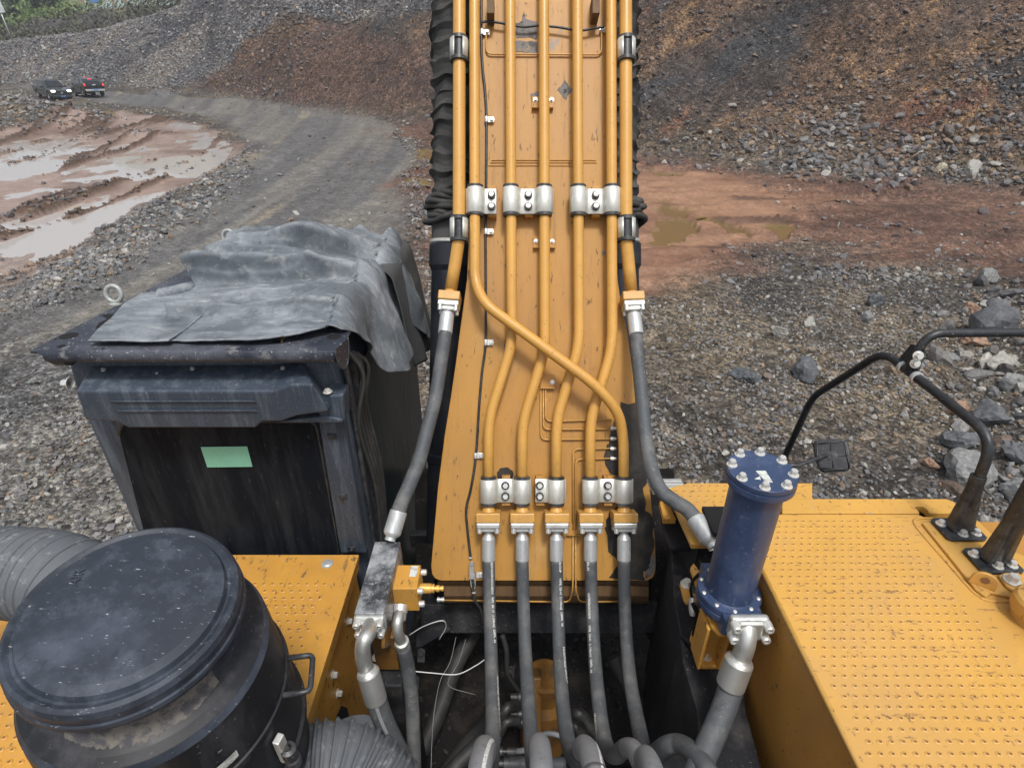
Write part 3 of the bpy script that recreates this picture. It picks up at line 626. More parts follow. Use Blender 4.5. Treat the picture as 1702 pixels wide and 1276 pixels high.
# safety netting and its blue notice on the hillside, sign on the bench
nm = MB()
for i in range(34):
    px = 126+i*6.3; py0 = float(np.interp(px, [120, 285, 340], [21, 13, 8])); a = on_terr(px, py0, 80, 150); b = on_terr(px+16, -10, 80, 165); pp = []
    for k in range(14):
        t_ = k/13; x = a[0]+(b[0]-a[0])*t_+.25*math.sin(i*2.1+k*.9); y = a[1]+(b[1]-a[1])*t_; z = float(terr(np.array([x]), np.array([y]), False)[0])+.25; pp.append((x, y, z))
    nm.tube(pp, .05+.03*(i % 3 == 0), 5)
M['net'] = paint('teal_netting', (.34, .46, .43), .7)
o = nm.build('slope_netting', 'net'); tag(o, 'pale teal rockfall netting draped over the far brown hillside', 'netting')
bx_, by_, rq = scatter(5200, 78, -1.25, -.46, 74, 130); h, c, pb, wt, I = terr(bx_, by_)
k = (I['fb'] > .4) & (I['gb'] < .6) & (fbm(bx_*.25, by_*.25, 300, 2) > .47); bx_, by_, h = bx_[k], by_[k], h[k]
cen = np.repeat(np.stack([bx_, by_, h+.1], 1), 16, 0); V, F_ = leaves(cen+rq.normal(size=cen.shape)*np.array([.8, .8, .35]), .22, rq)
M['dry'] = leafmat('dry_scrub', (.085, .085, .05)); o = link('bench_scrub', mesh_np('bench_scrub', V, F_, None, [M['dry']])); tag(o, 'dull olive scrub on the dark bench face below the green hillside', 'scrub', kind='stuff')
def sign(px, py, hgt, wd, colr, lab, name):
    x, y, z = on_terr(px, py, 70, 130); root = empty(name, (x, y, z), lab, 'sign')
    mb = MB(); mb.tube([(0, 0, -.5), (-.05*hgt, 0, hgt)], .06, 8); mb.build('post', 'steel', root)
    mb = MB(); mb.box((-.05*hgt, -.1, hgt-.05), wd, .05, wd*1.25, (Vector((1, 0, .1)), Vector((0, 1, 0)), Vector((-.1, 0, 1)))); mb.build('board', colr, root, bevel=.02)
M['signwhite'] = paint('white_board', (.66, .70, .70), .5, layers=[((.35, .4, .42), 3, .5, .6, .6, (1, 1, 1))]); M['signblue'] = paint('blue_board', (.12, .25, .5), .5)
sign(23, 73, 3.6, 1.1, 'signwhite', 'white notice board on a thin leaning post at the left edge of the bench', 'notice_sign')
sign(164, 22, 1.8, 1.2, 'signblue', 'small blue and white board below the slope netting', 'blue_sign')
# ---------------- pickups ----------------
M['carblack'] = paint('black_car_paint', (.012, .013, .016), .22, coat=.5); M['cargrey'] = paint('dark_green_grey_car_paint', (.035, .045, .05), .25, coat=.5, layers=[((.16, .14, .12), 3, .5, .8, .4, (1, 1, .4), .8)])
M['glass'] = paint('car_glass', (.02, .025, .03), .06); M['tyre'] = paint('tyre', (.02, .02, .02), .8); M['rim'] = paint('alloy_rim', (.45, .45, .45), .4, metal=.7)
M['plate'] = paint('blue_plate', (.12, .28, .62), .4); M['chrome'] = paint('bright_trim', (.7, .7, .7), .25, metal=.6)
def emit(name, c, s):
    m, t, b = nmat(name); b.inputs['Base Color'].default_value = (*c, 1); b.inputs['Emission Color'].default_value = (*c, 1); b.inputs['Emission Strength'].default_value = s; return m
M['headlamp'] = emit('lit_headlamp', (1, .97, .9), 3.0); M['taillamp'] = emit('lit_taillamp', (1, .05, .04), .8); M['brakelamp'] = emit('lit_brakelamp', (1, .05, .07), .9)
def pickup(px, py, az, paint_, label, rear):
    gx, gy = GP(px, py); z = float(terr(np.array([gx]), np.array([gy]), False)[0])
    R_ = empty('pickup_truck', (gx, gy, z+.02), label, 'pickup truck'); R_.rotation_euler = (TILT, 0, az); R_.scale = (.82,)*3
    # x across, -y is the front; profile in y,z
    W = .93
    def slab(prof, w0, w1fn):
        mb = MB(); n = len(prof)
        L = [Vector((-w1fn(z_), y_, z_)) for y_, z_ in prof]; R2 = [Vector((w1fn(z_), y_, z_)) for y_, z_ in prof]
        mb.add(L+R2, [tuple(range(n)), tuple(range(2*n-1, n-1, -1))]+[(i, i+n, (i+1) % n+n, (i+1) % n) for i in range(n)]); return mb
    low = [(-2.65, .45), (-2.70, .80), (-2.60, 1.02), (-1.35, 1.16), (-1.0, 1.18), (1.0, 1.20), (2.62, 1.18), (2.68, .95), (2.62, .50), (2.0, .42), (1.95, .75), (1.55, .86), (1.15, .75), (1.1, .40), (-1.2, .40), (-1.28, .75), (-1.68, .86), (-2.1, .75), (-2.15, .42)]
    slab(low, W, lambda z_: W-.04*max(0, z_-.8)).build('body', paint_, R_, bevel=.05, seg=2)
    ctop = [(-1.25, 1.14), (-.45, 1.72), (-.2, 1.80), (.85, 1.80), (1.05, 1.74), (1.35, 1.18)] if not rear else [(-1.25, 1.14), (-.45, 1.72), (-.2, 1.80), (.85, 1.80), (1.6, 1.62), (2.6, 1.20)]
    cabm = slab(ctop, .8, lambda z_: .88-.22*(z_-1.14)/.66); cabm.build('cabin', paint_, R_, bevel=.04)
    def quad(p, name, mat, off):
        mb = MB(); mb.prism(p, off); return mb.build(name, mat, R_)
    quad([(-.74, -1.19, 1.20), (.74, -1.19, 1.20), (.60, -.50, 1.70), (-.60, -.50, 1.70)], 'windscreen', 'glass', (0, -.015, .02))
    yb0, zb0, yb1, zb1 = (1.33, 1.24, 1.09, 1.68) if not rear else (2.35, 1.31, 1.68, 1.60)
    quad([(-.68, yb0, zb0), (.68, yb0, zb0), (.58, yb1, zb1), (-.58, yb1, zb1)], 'rear_window', 'glass', (0, .015, .015))
    for s in (-1, 1):
        quad([(s*.875, -.98, 1.24), (s*.74, -.42, 1.66), (s*.725, .80, 1.70), (s*.86, 1.15, 1.24)], 'side_window', 'glass', (s*.02, 0, 0))
        mb = MB(); mb.box((s*1.03, -.85, 1.22), .2, .1, .16); mb.build('door_mirror', paint_, R_, bevel=.03)
        for yw in (-1.68, 1.55):
            mb = MB(); mb.lathe((s*.70, yw, .38), (s, 0, 0), [(.22, 0), (.37, 0), (.39, .04), (.39, .21), (.36, .25), (.22, .25)], 28); wh = mb.build('wheel', 'tyre', R_)
            mb = MB(); mb.lathe((s*.70, yw, .38), (s, 0, 0), [(.22, .24), (.20, .2), (.06, .22), (0, .23)], 20)
            for k in range(5):
                a = k*2*math.pi/5; mb.box((s*.92, yw+math.cos(a)*.12, .38+math.sin(a)*.12), .03, .20, .05, (Vector((1, 0, 0)), Vector((0, math.cos(a), math.sin(a))), Vector((0, -math.sin(a), math.cos(a)))))
            mb.build('rim', 'rim', wh)
        mb = MB(); mb.box((s*.70, -2.66, .90), .36, .12, .17); mb.build('headlight', 'headlamp' if not rear else 'glass', R_, bevel=.04)
        mb = MB(); mb.box((s*.84, 2.66, 1.02), .12, .10, .22); mb.build('tail_light', 'taillamp' if rear else 'glass', R_, bevel=.02)
    mb = MB(); mb.box((0, -2.69, .72), 1.1, .06, .36)
    for k in range(4): mb.box((0, -2.73, .60+k*.09), 1.05, .03, .02)
    mb.build('grille', 'black', R_, bevel=.02)
    mb = MB(); mb.box((0, -2.76, .74), .17, .02, .15); mb.build('badge', 'chrome', R_, bevel=.03)
    mb = MB(); mb.box((0, -2.70, .42), 1.78, .22, .26); mb.build('front_bumper', 'black', R_, bevel=.06)
    mb = MB(); mb.box((0, 2.72, .52), 1.76, .2, .2); mb.build('rear_bumper', 'chrome', R_, bevel=.04)
    mb = MB(); mb.box((0, -2.83, .44), .44, .02, .13); mb.build('number_plate', 'plate', R_)
    mb = MB(); mb.box((0, 2.84, .58), .44, .02, .13); mb.build('number_plate', 'plate', R_)
    if rear:
        mb = MB(); mb.box((0, 1.78, 1.60), .34, .06, .07); mb.build('brake_light', 'brakelamp', R_, bevel=.02)
        mb = MB(); mb.box((0, 2.72, 1.02), .3, .02, .12); mb.build('badge', 'chrome', R_, bevel=.02)
        mb = MB(); mb.lathe((.0, .2, 1.80), (0, 0, 1), [(.06, 0), (.06, .07), (.04, .1), (0, .11)], 16); mb.build('beacon', 'taillamp', R_)
    else:
        mb = MB(); mb.box((.25, .1, 1.88), .35, .2, .14); mb.build('roof_beacon', 'chrome', R_, bevel=.03)
        for s in (-1, 1):
            mb = MB(); mb.tube([(s*.66, 1.3, 1.22), (s*.62, 1.5, 1.72), (s*.58, 1.75, 1.2)], .035, 8); mb.build('roll_bar', 'black', R_)
pickup(91, 164, math.radians(52), 'cargrey', 'dark grey-green pickup facing the machine with its headlights lit', False)
pickup(150, 161, math.radians(180+48), 'carblack', 'black pickup seen from behind with red tail lights lit', True)
# ================= EXCAVATOR: boom =================
EX = empty('excavator', (0, 0, 0), 'large yellow excavator seen from its engine deck, with boom, dark cab and hydraulic hoses', 'excavator')
ZB = 2.8; KP = ZB/FPX
def B(px, py, off=0): return P(px, py, ZB-off)
OUT = -FWD
def interp_edge(side, y):
    L = [(-420, 785), (0, 783), (400, 779), (465, 776), (560, 763), (623, 755), (723, 739), (812, 727.6), (945, 716)]
    R = [(-420, 1026), (0, 1026), (400, 1024), (458, 1026), (487, 1030), (555, 1043), (658, 1057), (778, 1077), (900, 1089), (945, 1090)]
    T = L if side < 0 else R; return float(np.interp(y, [a for a, b in T], [b for a, b in T]))
ys = [-420, -200, 0, 200, 400, 430, 465, 487, 520, 555, 600, 658, 723, 778, 812, 860, 900, 940]
lft = [B(interp_edge(-1, y), y) for y in ys]; rgt = [B(interp_edge(1, y), y) for y in ys]
pts = lft+[B(718, 954), B(723, 961), B(732, 965)]+[B(1076, 965), B(1085, 960), B(1089, 952)]+rgt[::-1]
mb = MB(); mb.prism(pts[::-1], FWD*.035)
boom = mb.build('boom', 'boom', EX, bevel=.004)
# box section below the top plate
mb = MB(); q = []
for s in (-1, 1):
    q.append([B(interp_edge(s, y)+(-s)*(9 if y > 440 else 5), y, -.03) for y in ys])
for s, row in ((-1, q[0]), (1, q[1])):
    for a, b in zip(row[:-1], row[1:]): mb.prism([a, b, b+RIGHT*(.02*-s), a+RIGHT*(.02*-s)], FWD*.75)
mb.build('side_plate', 'rust', boom)
# foot of the boom: rounded lower band
mb = MB(); rows = [(966, 2.815), (969, 2.83), (973, 2.86), (975, 2.845), (990, 2.855), (1000, 2.90), (1003, 3.0), (1000, 3.3)]
vs = []
for y, z in rows: vs += [P(727 if y < 974 else 738, y, z), P(1078, y, z)]
mb.add(vs, [(2*i, 2*i+1, 2*i+3, 2*i+2) for i in range(len(rows)-1)], False); mb.build('boom_foot', 'rust', boom)
mb = MB()
for y, x0, x1 in ((267, 817, 990), (271, 815, 992), (276, 812, 965)): mb.tube([B(x0, y, .001), B((x0+x1)/2, y-.6, .002), B(x1, y, .001)], .0028, 6)
mb.build('weld_bead', 'boom', boom)
# black tar smeared over the right foot of the boom
def blob(pts, name, off, mat, jit=1.5, thick=.004, par=None, n=4):
    r_ = np.random.default_rng(len(pts)+int(abs(pts[0][0]))); out = []
    for i in range(len(pts)):
        a, b = pts[i], pts[(i+1) % len(pts)]
        for k in range(n):
            t = k/n; out.append((a[0]+(b[0]-a[0])*t+(r_.normal()*jit if k or jit > 2 else r_.normal()*jit*.4), a[1]+(b[1]-a[1])*t+r_.normal()*jit))
    # triangulate and roughen
    bm = bmesh.new(); vv = [bm.verts.new(B(x, y, off)) for x, y in out]; f = bm.faces.new(vv)
    if f.normal.dot(OUT) < 0: f.normal_flip()
    bmesh.ops.triangulate(bm, faces=bm.faces[:])
    r = bmesh.ops.extrude_face_region(bm, geom=bm.faces[:]); bmesh.ops.translate(bm, verts=[v for v in r['geom'] if isinstance(v, bmesh.types.BMVert)], vec=OUT*thick)
    bmesh.ops.recalc_face_normals(bm, faces=bm.faces[:])
    me = bpy.data.meshes.new(name); bm.to_mesh(me); bm.free(); o = link(name, me, mat, par or boom); return o
blob([(1031, 669), (1058, 668), (1064, 700), (1078, 770), (1076, 800), (1069, 812), (1072, 842), (1085, 862), (1088, 900), (1080, 935), (1070, 950), (1072, 962), (1012, 962), (1030, 935), (1012, 915), (1006, 880), (1012, 850), (1030, 838), (1030, 790), (1012, 785), (1004, 760), (1012, 735), (1020, 700), (1034, 690)], 'tar_smear', .001, 'grease', 1.6)
blob([(828, 798), (826, 786), (832, 778), (845, 776), (853, 784), (853, 798)], 'tar_smear', .001, 'grease', .8)
M['scuff'] = paint('bare_primer', (.20, .19, .18), .7, layers=[((.07, .06, .05), 20, .5, .6, .8, (1, 1, 1)), ((.4, .25, .1), 14, .6, .7, .8, (1, 1, 1))])
for i, pp in enumerate(([(857, 40), (868, 34), (871, 18), (874, 33), (893, 36), (893, 66), (875, 62), (858, 64)], [(856, 68), (893, 70), (893, 90), (858, 86)], [(926, 150), (934, 142), (939, 133), (944, 143), (952, 150), (944, 158), (941, 167), (935, 160)], [(882, 158), (895, 152), (896, 165), (884, 168)], [(991, 208), (993, 216), (994, 236), (991, 230)], [(1000, 418), (1006, 416), (1005, 424), (1001, 424)], [(839, 566), (841, 562), (841, 578), (838, 580)], [(1070, 940), (1088, 918), (1088, 950), (1074, 962)], [(838, 440), (842, 438), (842, 446)])):
    blob(pp, 'bare_patch', .0012, 'scuff', .9, .0008)
blob([(936, 150), (940, 147), (943, 152), (938, 156)], 'bare_patch', .0024, 'grease', .5, .001)
# ---------------- rigid pipes ----------------
PO = .075
def bpath(pl, off): return [B(x, y, off if len(e) == 0 else e[0]) for x, y, *e in pl]
def pipe(pl, r, name='boom_pipe', n=7, rf=.22):
    mb = MB(); mb.tube(fillet(bpath(pl, PO), rf, n), r, 20); return mb.build(name, 'pipe', EX)
RI = .0252
pA = pipe([(790, -420), (788.5, 0), (789.5, 470, .085), (806, 506, .14), (990, 640, .155), (1028, 684, .12), (1036.5, 728, .08), (1036.5, 852)], RI, rf=.13)
pB = pipe([(847, -420), (848, 0), (850.5, 545), (849, 578), (816, 684), (812, 716), (812, 852)], RI, rf=.12)
pC = pipe([(903, -420), (904, 0), (905.6, 560), (903, 590), (872, 690), (868, 722), (867.5, 852)], RI, rf=.12)
pD = pipe([(958, -420), (959.5, 0), (962.5, 555), (959, 585), (928.5, 686), (924.7, 718), (924.7, 852)], RI, rf=.12)
pE = pipe([(1014, -420), (1015.5, 0), (1017.5, 560), (1014, 590), (984, 690), (981, 718), (981, 852)], RI, rf=.12)
RO_ = .0305
oL = pipe([(763.5, -420), (763.5, 0), (763, 395), (758, 430, .06), (749, 484, .05)], RO_, rf=.16)
oR = pipe([(1039, -420), (1040, 0), (1040.5, 395), (1044, 430, .06), (1049.5, 486, .05)], RO_, rf=.16)
for o in (pA, pB, pC, pD, pE): pass
# ---------------- pipe clamps ----------------
def clamp(x0, x1, y0, y1, pipes, bx, r=RI, mat='clamp'):
    zc = PO; k = (ZB-zc)/FPX; ym = (y0+y1)/2; R = r+.0155; Ri = r+.010
    top = []; n = 60
    for i in range(n+1):
        x = x0+(x1-x0)*i/n; h = zc-.004
        for p in pipes:
            dx = (x-p)*k
            if abs(dx) < R: h = max(h, zc+math.sqrt(max(0, R*R-dx*dx))*(.96))
            elif abs(dx) < R+.012: h = max(h, zc-.004+.012*(1-(abs(dx)-R)/.012)**2*.5)
        top.append((x, h))
    bot = [(x, h-.010) for x, h in top]
    # outer skirts go down past the pipe centre
    mb = MB(); vs = []
    for y in (y0, y1): vs += [P(x, y, ZB-zc)+OUT*(h-zc) for x, h in top]+[P(x, y, ZB-zc)+OUT*(h-zc) for x, h in bot]
    m_ = len(top); W_ = 2*m_; fs = []
    for i in range(m_-1):
        fs += [(i, i+1, W_+i+1, W_+i), (m_+i+1, m_+i, W_+m_+i, W_+m_+i+1), (i+1, i, m_+i, m_+i+1), (W_+i, W_+i+1, W_+m_+i+1, W_+m_+i)]
    fs += [(0, W_, W_+m_, m_), (m_-1, 2*m_-1, W_+2*m_-1, W_+m_-1)]
    mb.add(vs, fs, True); c = mb.build('pipe_clamp', mat, EX, bevel=.002, seg=1, ang=50)
    me = c.data
    mb = MB()
    for p in pipes:
        mb.lathe(P(p, y1+5, ZB-zc), UP, [(Ri-.006, 0), (Ri+.003, .002), (Ri+.003, (y1-y0+10)*k-.002), (Ri-.006, (y1-y0+10)*k)], 28)
    mb.build('rubber_bush', 'black', c)
    if bx is not None:
        for f in (.27, .73):
            mb = MB(); mb.hexbolt(P(bx, y0+(y1-y0)*f, ZB-zc-.0005), OUT, .0135, .02, wmi=1); mb.build('bolt', ['bolt', 'black'], c)
        mb = MB(); mb.prism([B(bx-6, y0-5, zc-.02), B(bx-6, y1+5, zc-.02), B(bx+8, y1+5, zc-.02), B(bx+8, y0-5, zc-.02)], FWD*(zc-.02)); mb.build('clamp_seat', 'boom', c, bevel=.002)
    return c
clamp(774, 825, 313, 355, [790], 817)
clamp(836, 920, 313, 355, [849, 904.6], 878)
clamp(947, 1033, 313, 355, [961, 1017], 990)
clamp(798, 883, 796, 835, [812, 867.5], 840)
clamp(890, 941, 796, 835, [924.7], 897)
clamp(967.5, 1053, 796, 835, [981, 1036.5], 1010)
def shell_clamp(px, y0, y1):
    k = (ZB-PO)/FPX; L = (y1-y0)*k; o = P(px, y1, ZB-PO); mb = MB()
    mb.lathe(o-UP*.012, UP, [(RO_, 0), (RO_+.013, .002), (RO_+.013, .018), (RO_+.006, .02), (RO_+.006, L), (RO_+.013, L+.002), (RO_+.013, L+.020), (RO_, L+.022)], 30)
    c = mb.build('pipe_clamp', 'black', EX)
    for s in (-1, 1):
        mb = MB(); vs = []; n = 12
        for r in (RO_+.009, RO_+.0145):
            for yy in (.004, L-.004):
                for i in range(n+1):
                    a = math.radians(28+132*i/n)*s; vs.append(o+UP*yy+OUT*math.cos(a)*r+RIGHT*math.sin(a)*r)
        m_ = n+1; fs = []
        for i in range(n): fs += [(i, i+1, m_+i+1, m_+i), (2*m_+i+1, 2*m_+i, 3*m_+i, 3*m_+i+1), (i+1, i, 2*m_+i, 2*m_+i+1), (m_+i, m_+i+1, 3*m_+i+1, 3*m_+i)]
        fs += [(0, m_, 3*m_, 2*m_), (n, 2*m_+n, 3*m_+n, m_+n)]
        mb.add(vs, fs, True); mb.build('shell', 'clamp', c)
for x in (763, 1041):
    shell_clamp(x, 66, 100); shell_clamp(x, 363, 398)
# ---------------- flanged ends and crimped ferrules ----------------
def flange_end(p, ax, w, name='hose_flange', r=RI, side=None):
    """p: pipe end, ax: direction of the hose, side: across"""
    ax = Vector(ax).normalized(); S_ = Vector(side or RIGHT); S_ = (S_-ax*S_.dot(ax)).normalized(); Tn = ax.cross(S_)
    mb = MB(); mb.lathe(p-ax*.022, ax, [(r*1.0, 0), (r*1.12, .006), (r*1.35, .022)], 24); mb.box(p+ax*.024, w, w*.86, .046, (S_, Tn, ax))
    f = mb.build(name, 'pipe', EX, bevel=.005)
    mb = MB(); mb.box(p+ax*.062, w*.97, w*.8, .028, (S_, Tn, ax)); mb.box(p+ax*.084, w*.55, w*.6, .022, (S_, Tn, ax)); mb.build('split_flange', 'steel', f, bevel=.006)
    for a in (-1, 1):
        for b in (-1, 1):
            mb = MB(); mb.lathe(p+ax*.07+S_*a*w*.36+Tn*b*w*.28, ax, [(w*.10, 0), (w*.10, .026), (w*.085, .03), (w*.05, .03), (w*.05, .02), (0, .02)], 14); mb.build('bolt', 'bolt', f)
    return f
def ferrule(p, ax, r, L, neck=.03, name='ferrule', par=None, mat='ferrule'):
    ax = Vector(ax).normalized(); mb = MB()
    mb.lathe(p, ax, [(r*.62, 0), (r*.60, neck*.7), (r*.80, neck), (r*.92, neck+.006), (r, neck+.012), (r, L-.004), (r*.96, L), (r*.85, L)], 30)
    return mb.build(name, mat, par or EX)
def hose(pts, r, mat='hose', n=10, name='hydraulic_hose'):
    mb = MB(); mb.tube(crv(pts, n), r, 22); return mb.build(name, mat, EX)
HZ = ZB-PO; HP = {}
for i, x in enumerate((812, 868, 925, 981, 1037)):
    flange_end(P(x, 849, HZ), -UP, .117)
DN = -UP
HOSES = [
 [(812, 928), (813.5, 1000, 2.71), (816, 1080, 2.58), (818, 1150, 2.4), (819, 1205, 2.25), (817, 1250, 2.1), (813, 1275, 1.92), (808, 1262, 1.72), (806, 1241, 1.58), (800, 1262, 1.46), (793, 1310, 1.36), (787, 1370, 1.3)],
 [(868, 928), (870, 1000, 2.71), (873, 1080, 2.58), (877, 1150, 2.4), (881, 1205, 2.25), (885, 1250, 2.1), (889, 1275, 1.92), (894, 1262, 1.72), (896, 1237, 1.58), (899, 1262, 1.46), (901, 1310, 1.36), (903, 1370, 1.3)],
 [(925, 928), (927, 1010, 2.71), (930.5, 1100, 2.55), (935, 1165, 2.38), (941, 1215, 2.24), (950, 1250, 2.1), (959, 1262, 1.92), (966, 1250, 1.74), (971, 1240, 1.62), (981, 1256, 1.50), (992, 1300, 1.38), (1002, 1370, 1.3)],
 [(981.5, 928), (984, 1010, 2.71), (989, 1100, 2.55), (995, 1165, 2.4), (1002, 1215, 2.28), (1011, 1247, 2.16), (1024, 1254, 2.05), (1038, 1243, 1.97), (1050, 1243, 1.88), (1060, 1257, 1.8), (1072, 1290, 1.7), (1084, 1350, 1.6)],
 [(1037, 928), (1038.5, 1010, 2.71), (1044, 1100, 2.55), (1052, 1160, 2.4), (1061, 1205, 2.26), (1068, 1240, 2.1), (1071, 1262, 1.92), (1070, 1262, 1.75), (1074, 1257, 1.66), (1084, 1278, 1.55), (1094, 1320, 1.46), (1100, 1370, 1.4)]]
for i, H_ in enumerate(HOSES):
    pl = [P(x, y, (e[0] if e else HZ)) for x, y, *e in H_]; HP[i] = crv(pl, 10)
    ferrule(P(H_[0][0], 879, HZ), DN, .0325, (931-879)*HZ/FPX, neck=.034)
    mb = MB(); mb.tube(HP[i][:-37], .0303, 22); mb.build('hydraulic_hose', 'hose', EX)
    mb = MB(); mb.tube(HP[i][-38:], .0303, 22); mb.build('hose_bend', 'hose_light', EX)  # near bend in paler rubber: wear, and the light it catches painted in
# outer hoses
aL = (P(742, 540, 2.70)-P(748, 488, 2.74)).normalized(); aR = (P(1057, 545, 2.68)-P(1050, 490, 2.74)).normalized()
flange_end(P(748.5, 488, 2.745), aL, .105); flange_end(P(1049.8, 490, 2.745), aR, .105)
ferrule(P(744.5, 512, 2.73), aL, .034, .135, neck=.02); ferrule(P(1052.5, 514, 2.73), aR, .034, .135, neck=.02)
hl = [(740.5, 552, 2.69), (733, 600, 2.66), (724, 658, 2.61), (711, 710, 2.56), (697, 763, 2.50), (681, 804, 2.45), (668, 834, 2.42), (660, 856, 2.40)]
hose([P(*a) for a in hl], .0315)
fa = (P(648, 898, 2.37)-P(662, 852, 2.40)).normalized(); ferrule(P(648, 898, 2.37), -fa, .037, .125, neck=.02)
hr = [(1057.5, 556, 2.68), (1062, 610, 2.64), (1067, 665, 2.58), (1073, 725, 2.5), (1082, 775, 2.44), (1097, 812, 2.38), (1120, 832, 2.34), (1142, 846, 2.31), (1158, 864, 2.28)]
hose([P(*a) for a in hr], .0305)
fa = (P(1185, 905, 2.2)-P(1156, 860, 2.28)).normalized(); ferrule(P(1187, 910, 2.19), -fa, .037, .135, neck=.025)
# ---------------- thin lubrication lines ----------------
def thin(pl, name='grease_line', r=.0042, mat='pipe', rf=.03, off=.012, n=6):
    mb = MB(); mb.tube(fillet([B(x, y, e[0] if e else off) for x, y, *e in pl], rf, n), r, 8); return mb.build(name, mat, EX)
for pl in ([(907, 645), (907, 700), (1018, 697)], [(903, 645), (903, 713.5), (1016, 712.5)], [(899, 645), (899, 730.5), (1016, 729)],
           [(952.5, 880), (952.5, 746), (1016, 745)], [(957, 880), (957, 763), (1016, 761.5)],
           [(952.5, 885), (952, 980), (946, 1000, -.055), (740, 997, -.055)], [(957, 885), (957, 980), (963, 1000, -.055), (1030, 999, -.055)],
           [(808, 44), (808, 90), (1000, 91), (1000, 44)]): thin(pl)
for y in (712, 729, 745.5, 762):
    mb = MB(); mb.lathe(B(1014, y, .012), RIGHT, [(.006, 0), (.0115, .002), (.0115, .018), (.008, .02), (.008, .03)], 6); mb.build('line_fitting', 'bolt', EX)
mb = MB(); mb.lathe(P(727, 996, 2.86), RIGHT, [(.013, 0), (.013, .012), (.009, .012), (.009, .02), (.012, .02), (.012, .034)], 8); mb.build('line_fitting', 'bolt', EX)
def bracket(x0, y0, x1, y1, bolts, off=.012, th=.012, label=None):
    mb = MB(); mb.prism([B(x0, y0, off), B(x0, y1, off), B(x1, y1, off), B(x1, y0, off)], FWD*th); mb.prism([B(x0, y1-2, off+.014), B(x0, y1, off+.014), B(x1, y1, off+.014), B(x1, y1-2, off+.014)], FWD*.02)
    o = mb.build('line_bracket', 'boom', EX, bevel=.0015)
    for x, y in bolts:
        mb = MB(); mb.hexbolt(B(x, y, off), OUT, .0075, .011); mb.build('bolt', 'bolt', o)
bracket(884, 160, 920, 179, [(890, 166), (917, 166)]); bracket(886, 394, 923, 412, [(891, 401), (918, 401)])
bracket(898, 622, 922, 646, [(918, 635)]); bracket(942, 870, 968, 890, [])
for x in (815, 991):
    mb = MB(); mb.prism([B(x-6, -12, .09), B(x-6, 22, .09), B(x+6, 22, .09), B(x+6, -12, .09)], FWD*.09); mb.build('clamp_seat', 'rust', EX, bevel=.002)
# black wire with p-clips
wire = [(801, -60), (800, 60), (802, 110), (806, 150), (808.5, 199), (808, 300), (807, 385), (807.5, 480), (807, 569), (801, 620), (796, 680), (791, 757), (783, 810), (775, 845), (777, 880), (782, 925)]
mb = MB(); mb.tube(crv([B(x, y, .014) for x, y in wire], 8), .0062, 10); mb.build('sensor_cable', 'black', EX)
mb = MB(); mb.tube(crv([B(x, y, .014) for x, y in [(786, 962), (787, 985), (791, 1000), (800, 1015, ), (806, 1040)]], 8), .007, 10); mb.build('sensor_cable', 'black', EX)
mb = MB(); mb.tube(crv([B(x, y, .03) for x, y in [(800, 38), (812, 36), (840, 40), (870, 45), (896, 43), (930, 46), (962, 51), (985, 48), (1004, 45)]], 8), .006, 10); mb.build('sensor_cable', 'black', EX)
for x, y, s in ((808.5, 199, 1), (807.5, 385, 1), (807.5, 569, 1), (790.5, 757, 1), (801, 54, 1), (1010, 50, -1)):
    mb = MB(); c0 = B(x, y, .014)
    mb.lathe(c0-UP*.014, UP, [(.0078, 0), (.0095, 0), (.0095, .028), (.0078, .028)], 14); mb.box(B(x+s*7.5, y, .012), .030, .028, .004, (RIGHT, UP, OUT))
    o = mb.build('cable_clip', 'bolt', EX, bevel=.001)
    mb = MB(); mb.hexbolt(B(x+s*9, y, .014), OUT, .0085, .012); mb.build('bolt', 'bolt', o)
mb = MB(); mb.box(B(784, 944, .02), .024, .055, .026, (RIGHT, UP, OUT)); mb.box(B(785, 956, .02), .028, .03, .030, (RIGHT, UP, OUT)); mb.box(B(784, 936, .036), .012, .022, .01, (RIGHT, UP, OUT))
c_ = mb.build('cable_connector', 'connector', EX, bevel=.003)
mb = MB(); mb.box(B(797, 955, .012), .03, .03, .006, (RIGHT, UP, OUT)); mb.hexbolt(B(799, 955, .014), OUT, .009, .012); mb.build('clip', 'bolt', c_)
mb = MB()
for x in (782, 786, 789): mb.tube([B(x, 960, .02), B(x+1, 972, .016), B(787, 985, .014)], .0016, 6)
mb.build('wire', 'white', c_)
mb = MB(); mb.lathe(B(787.5, 985, .014), UP, [(.0095, 0), (.0095, .006), (.0075, .006)], 12); mb.lathe(B(782, 927, .014), UP, [(.0095, 0), (.0095, .006), (.0075, .006)], 12); mb.build('cable_tie', 'white', c_)
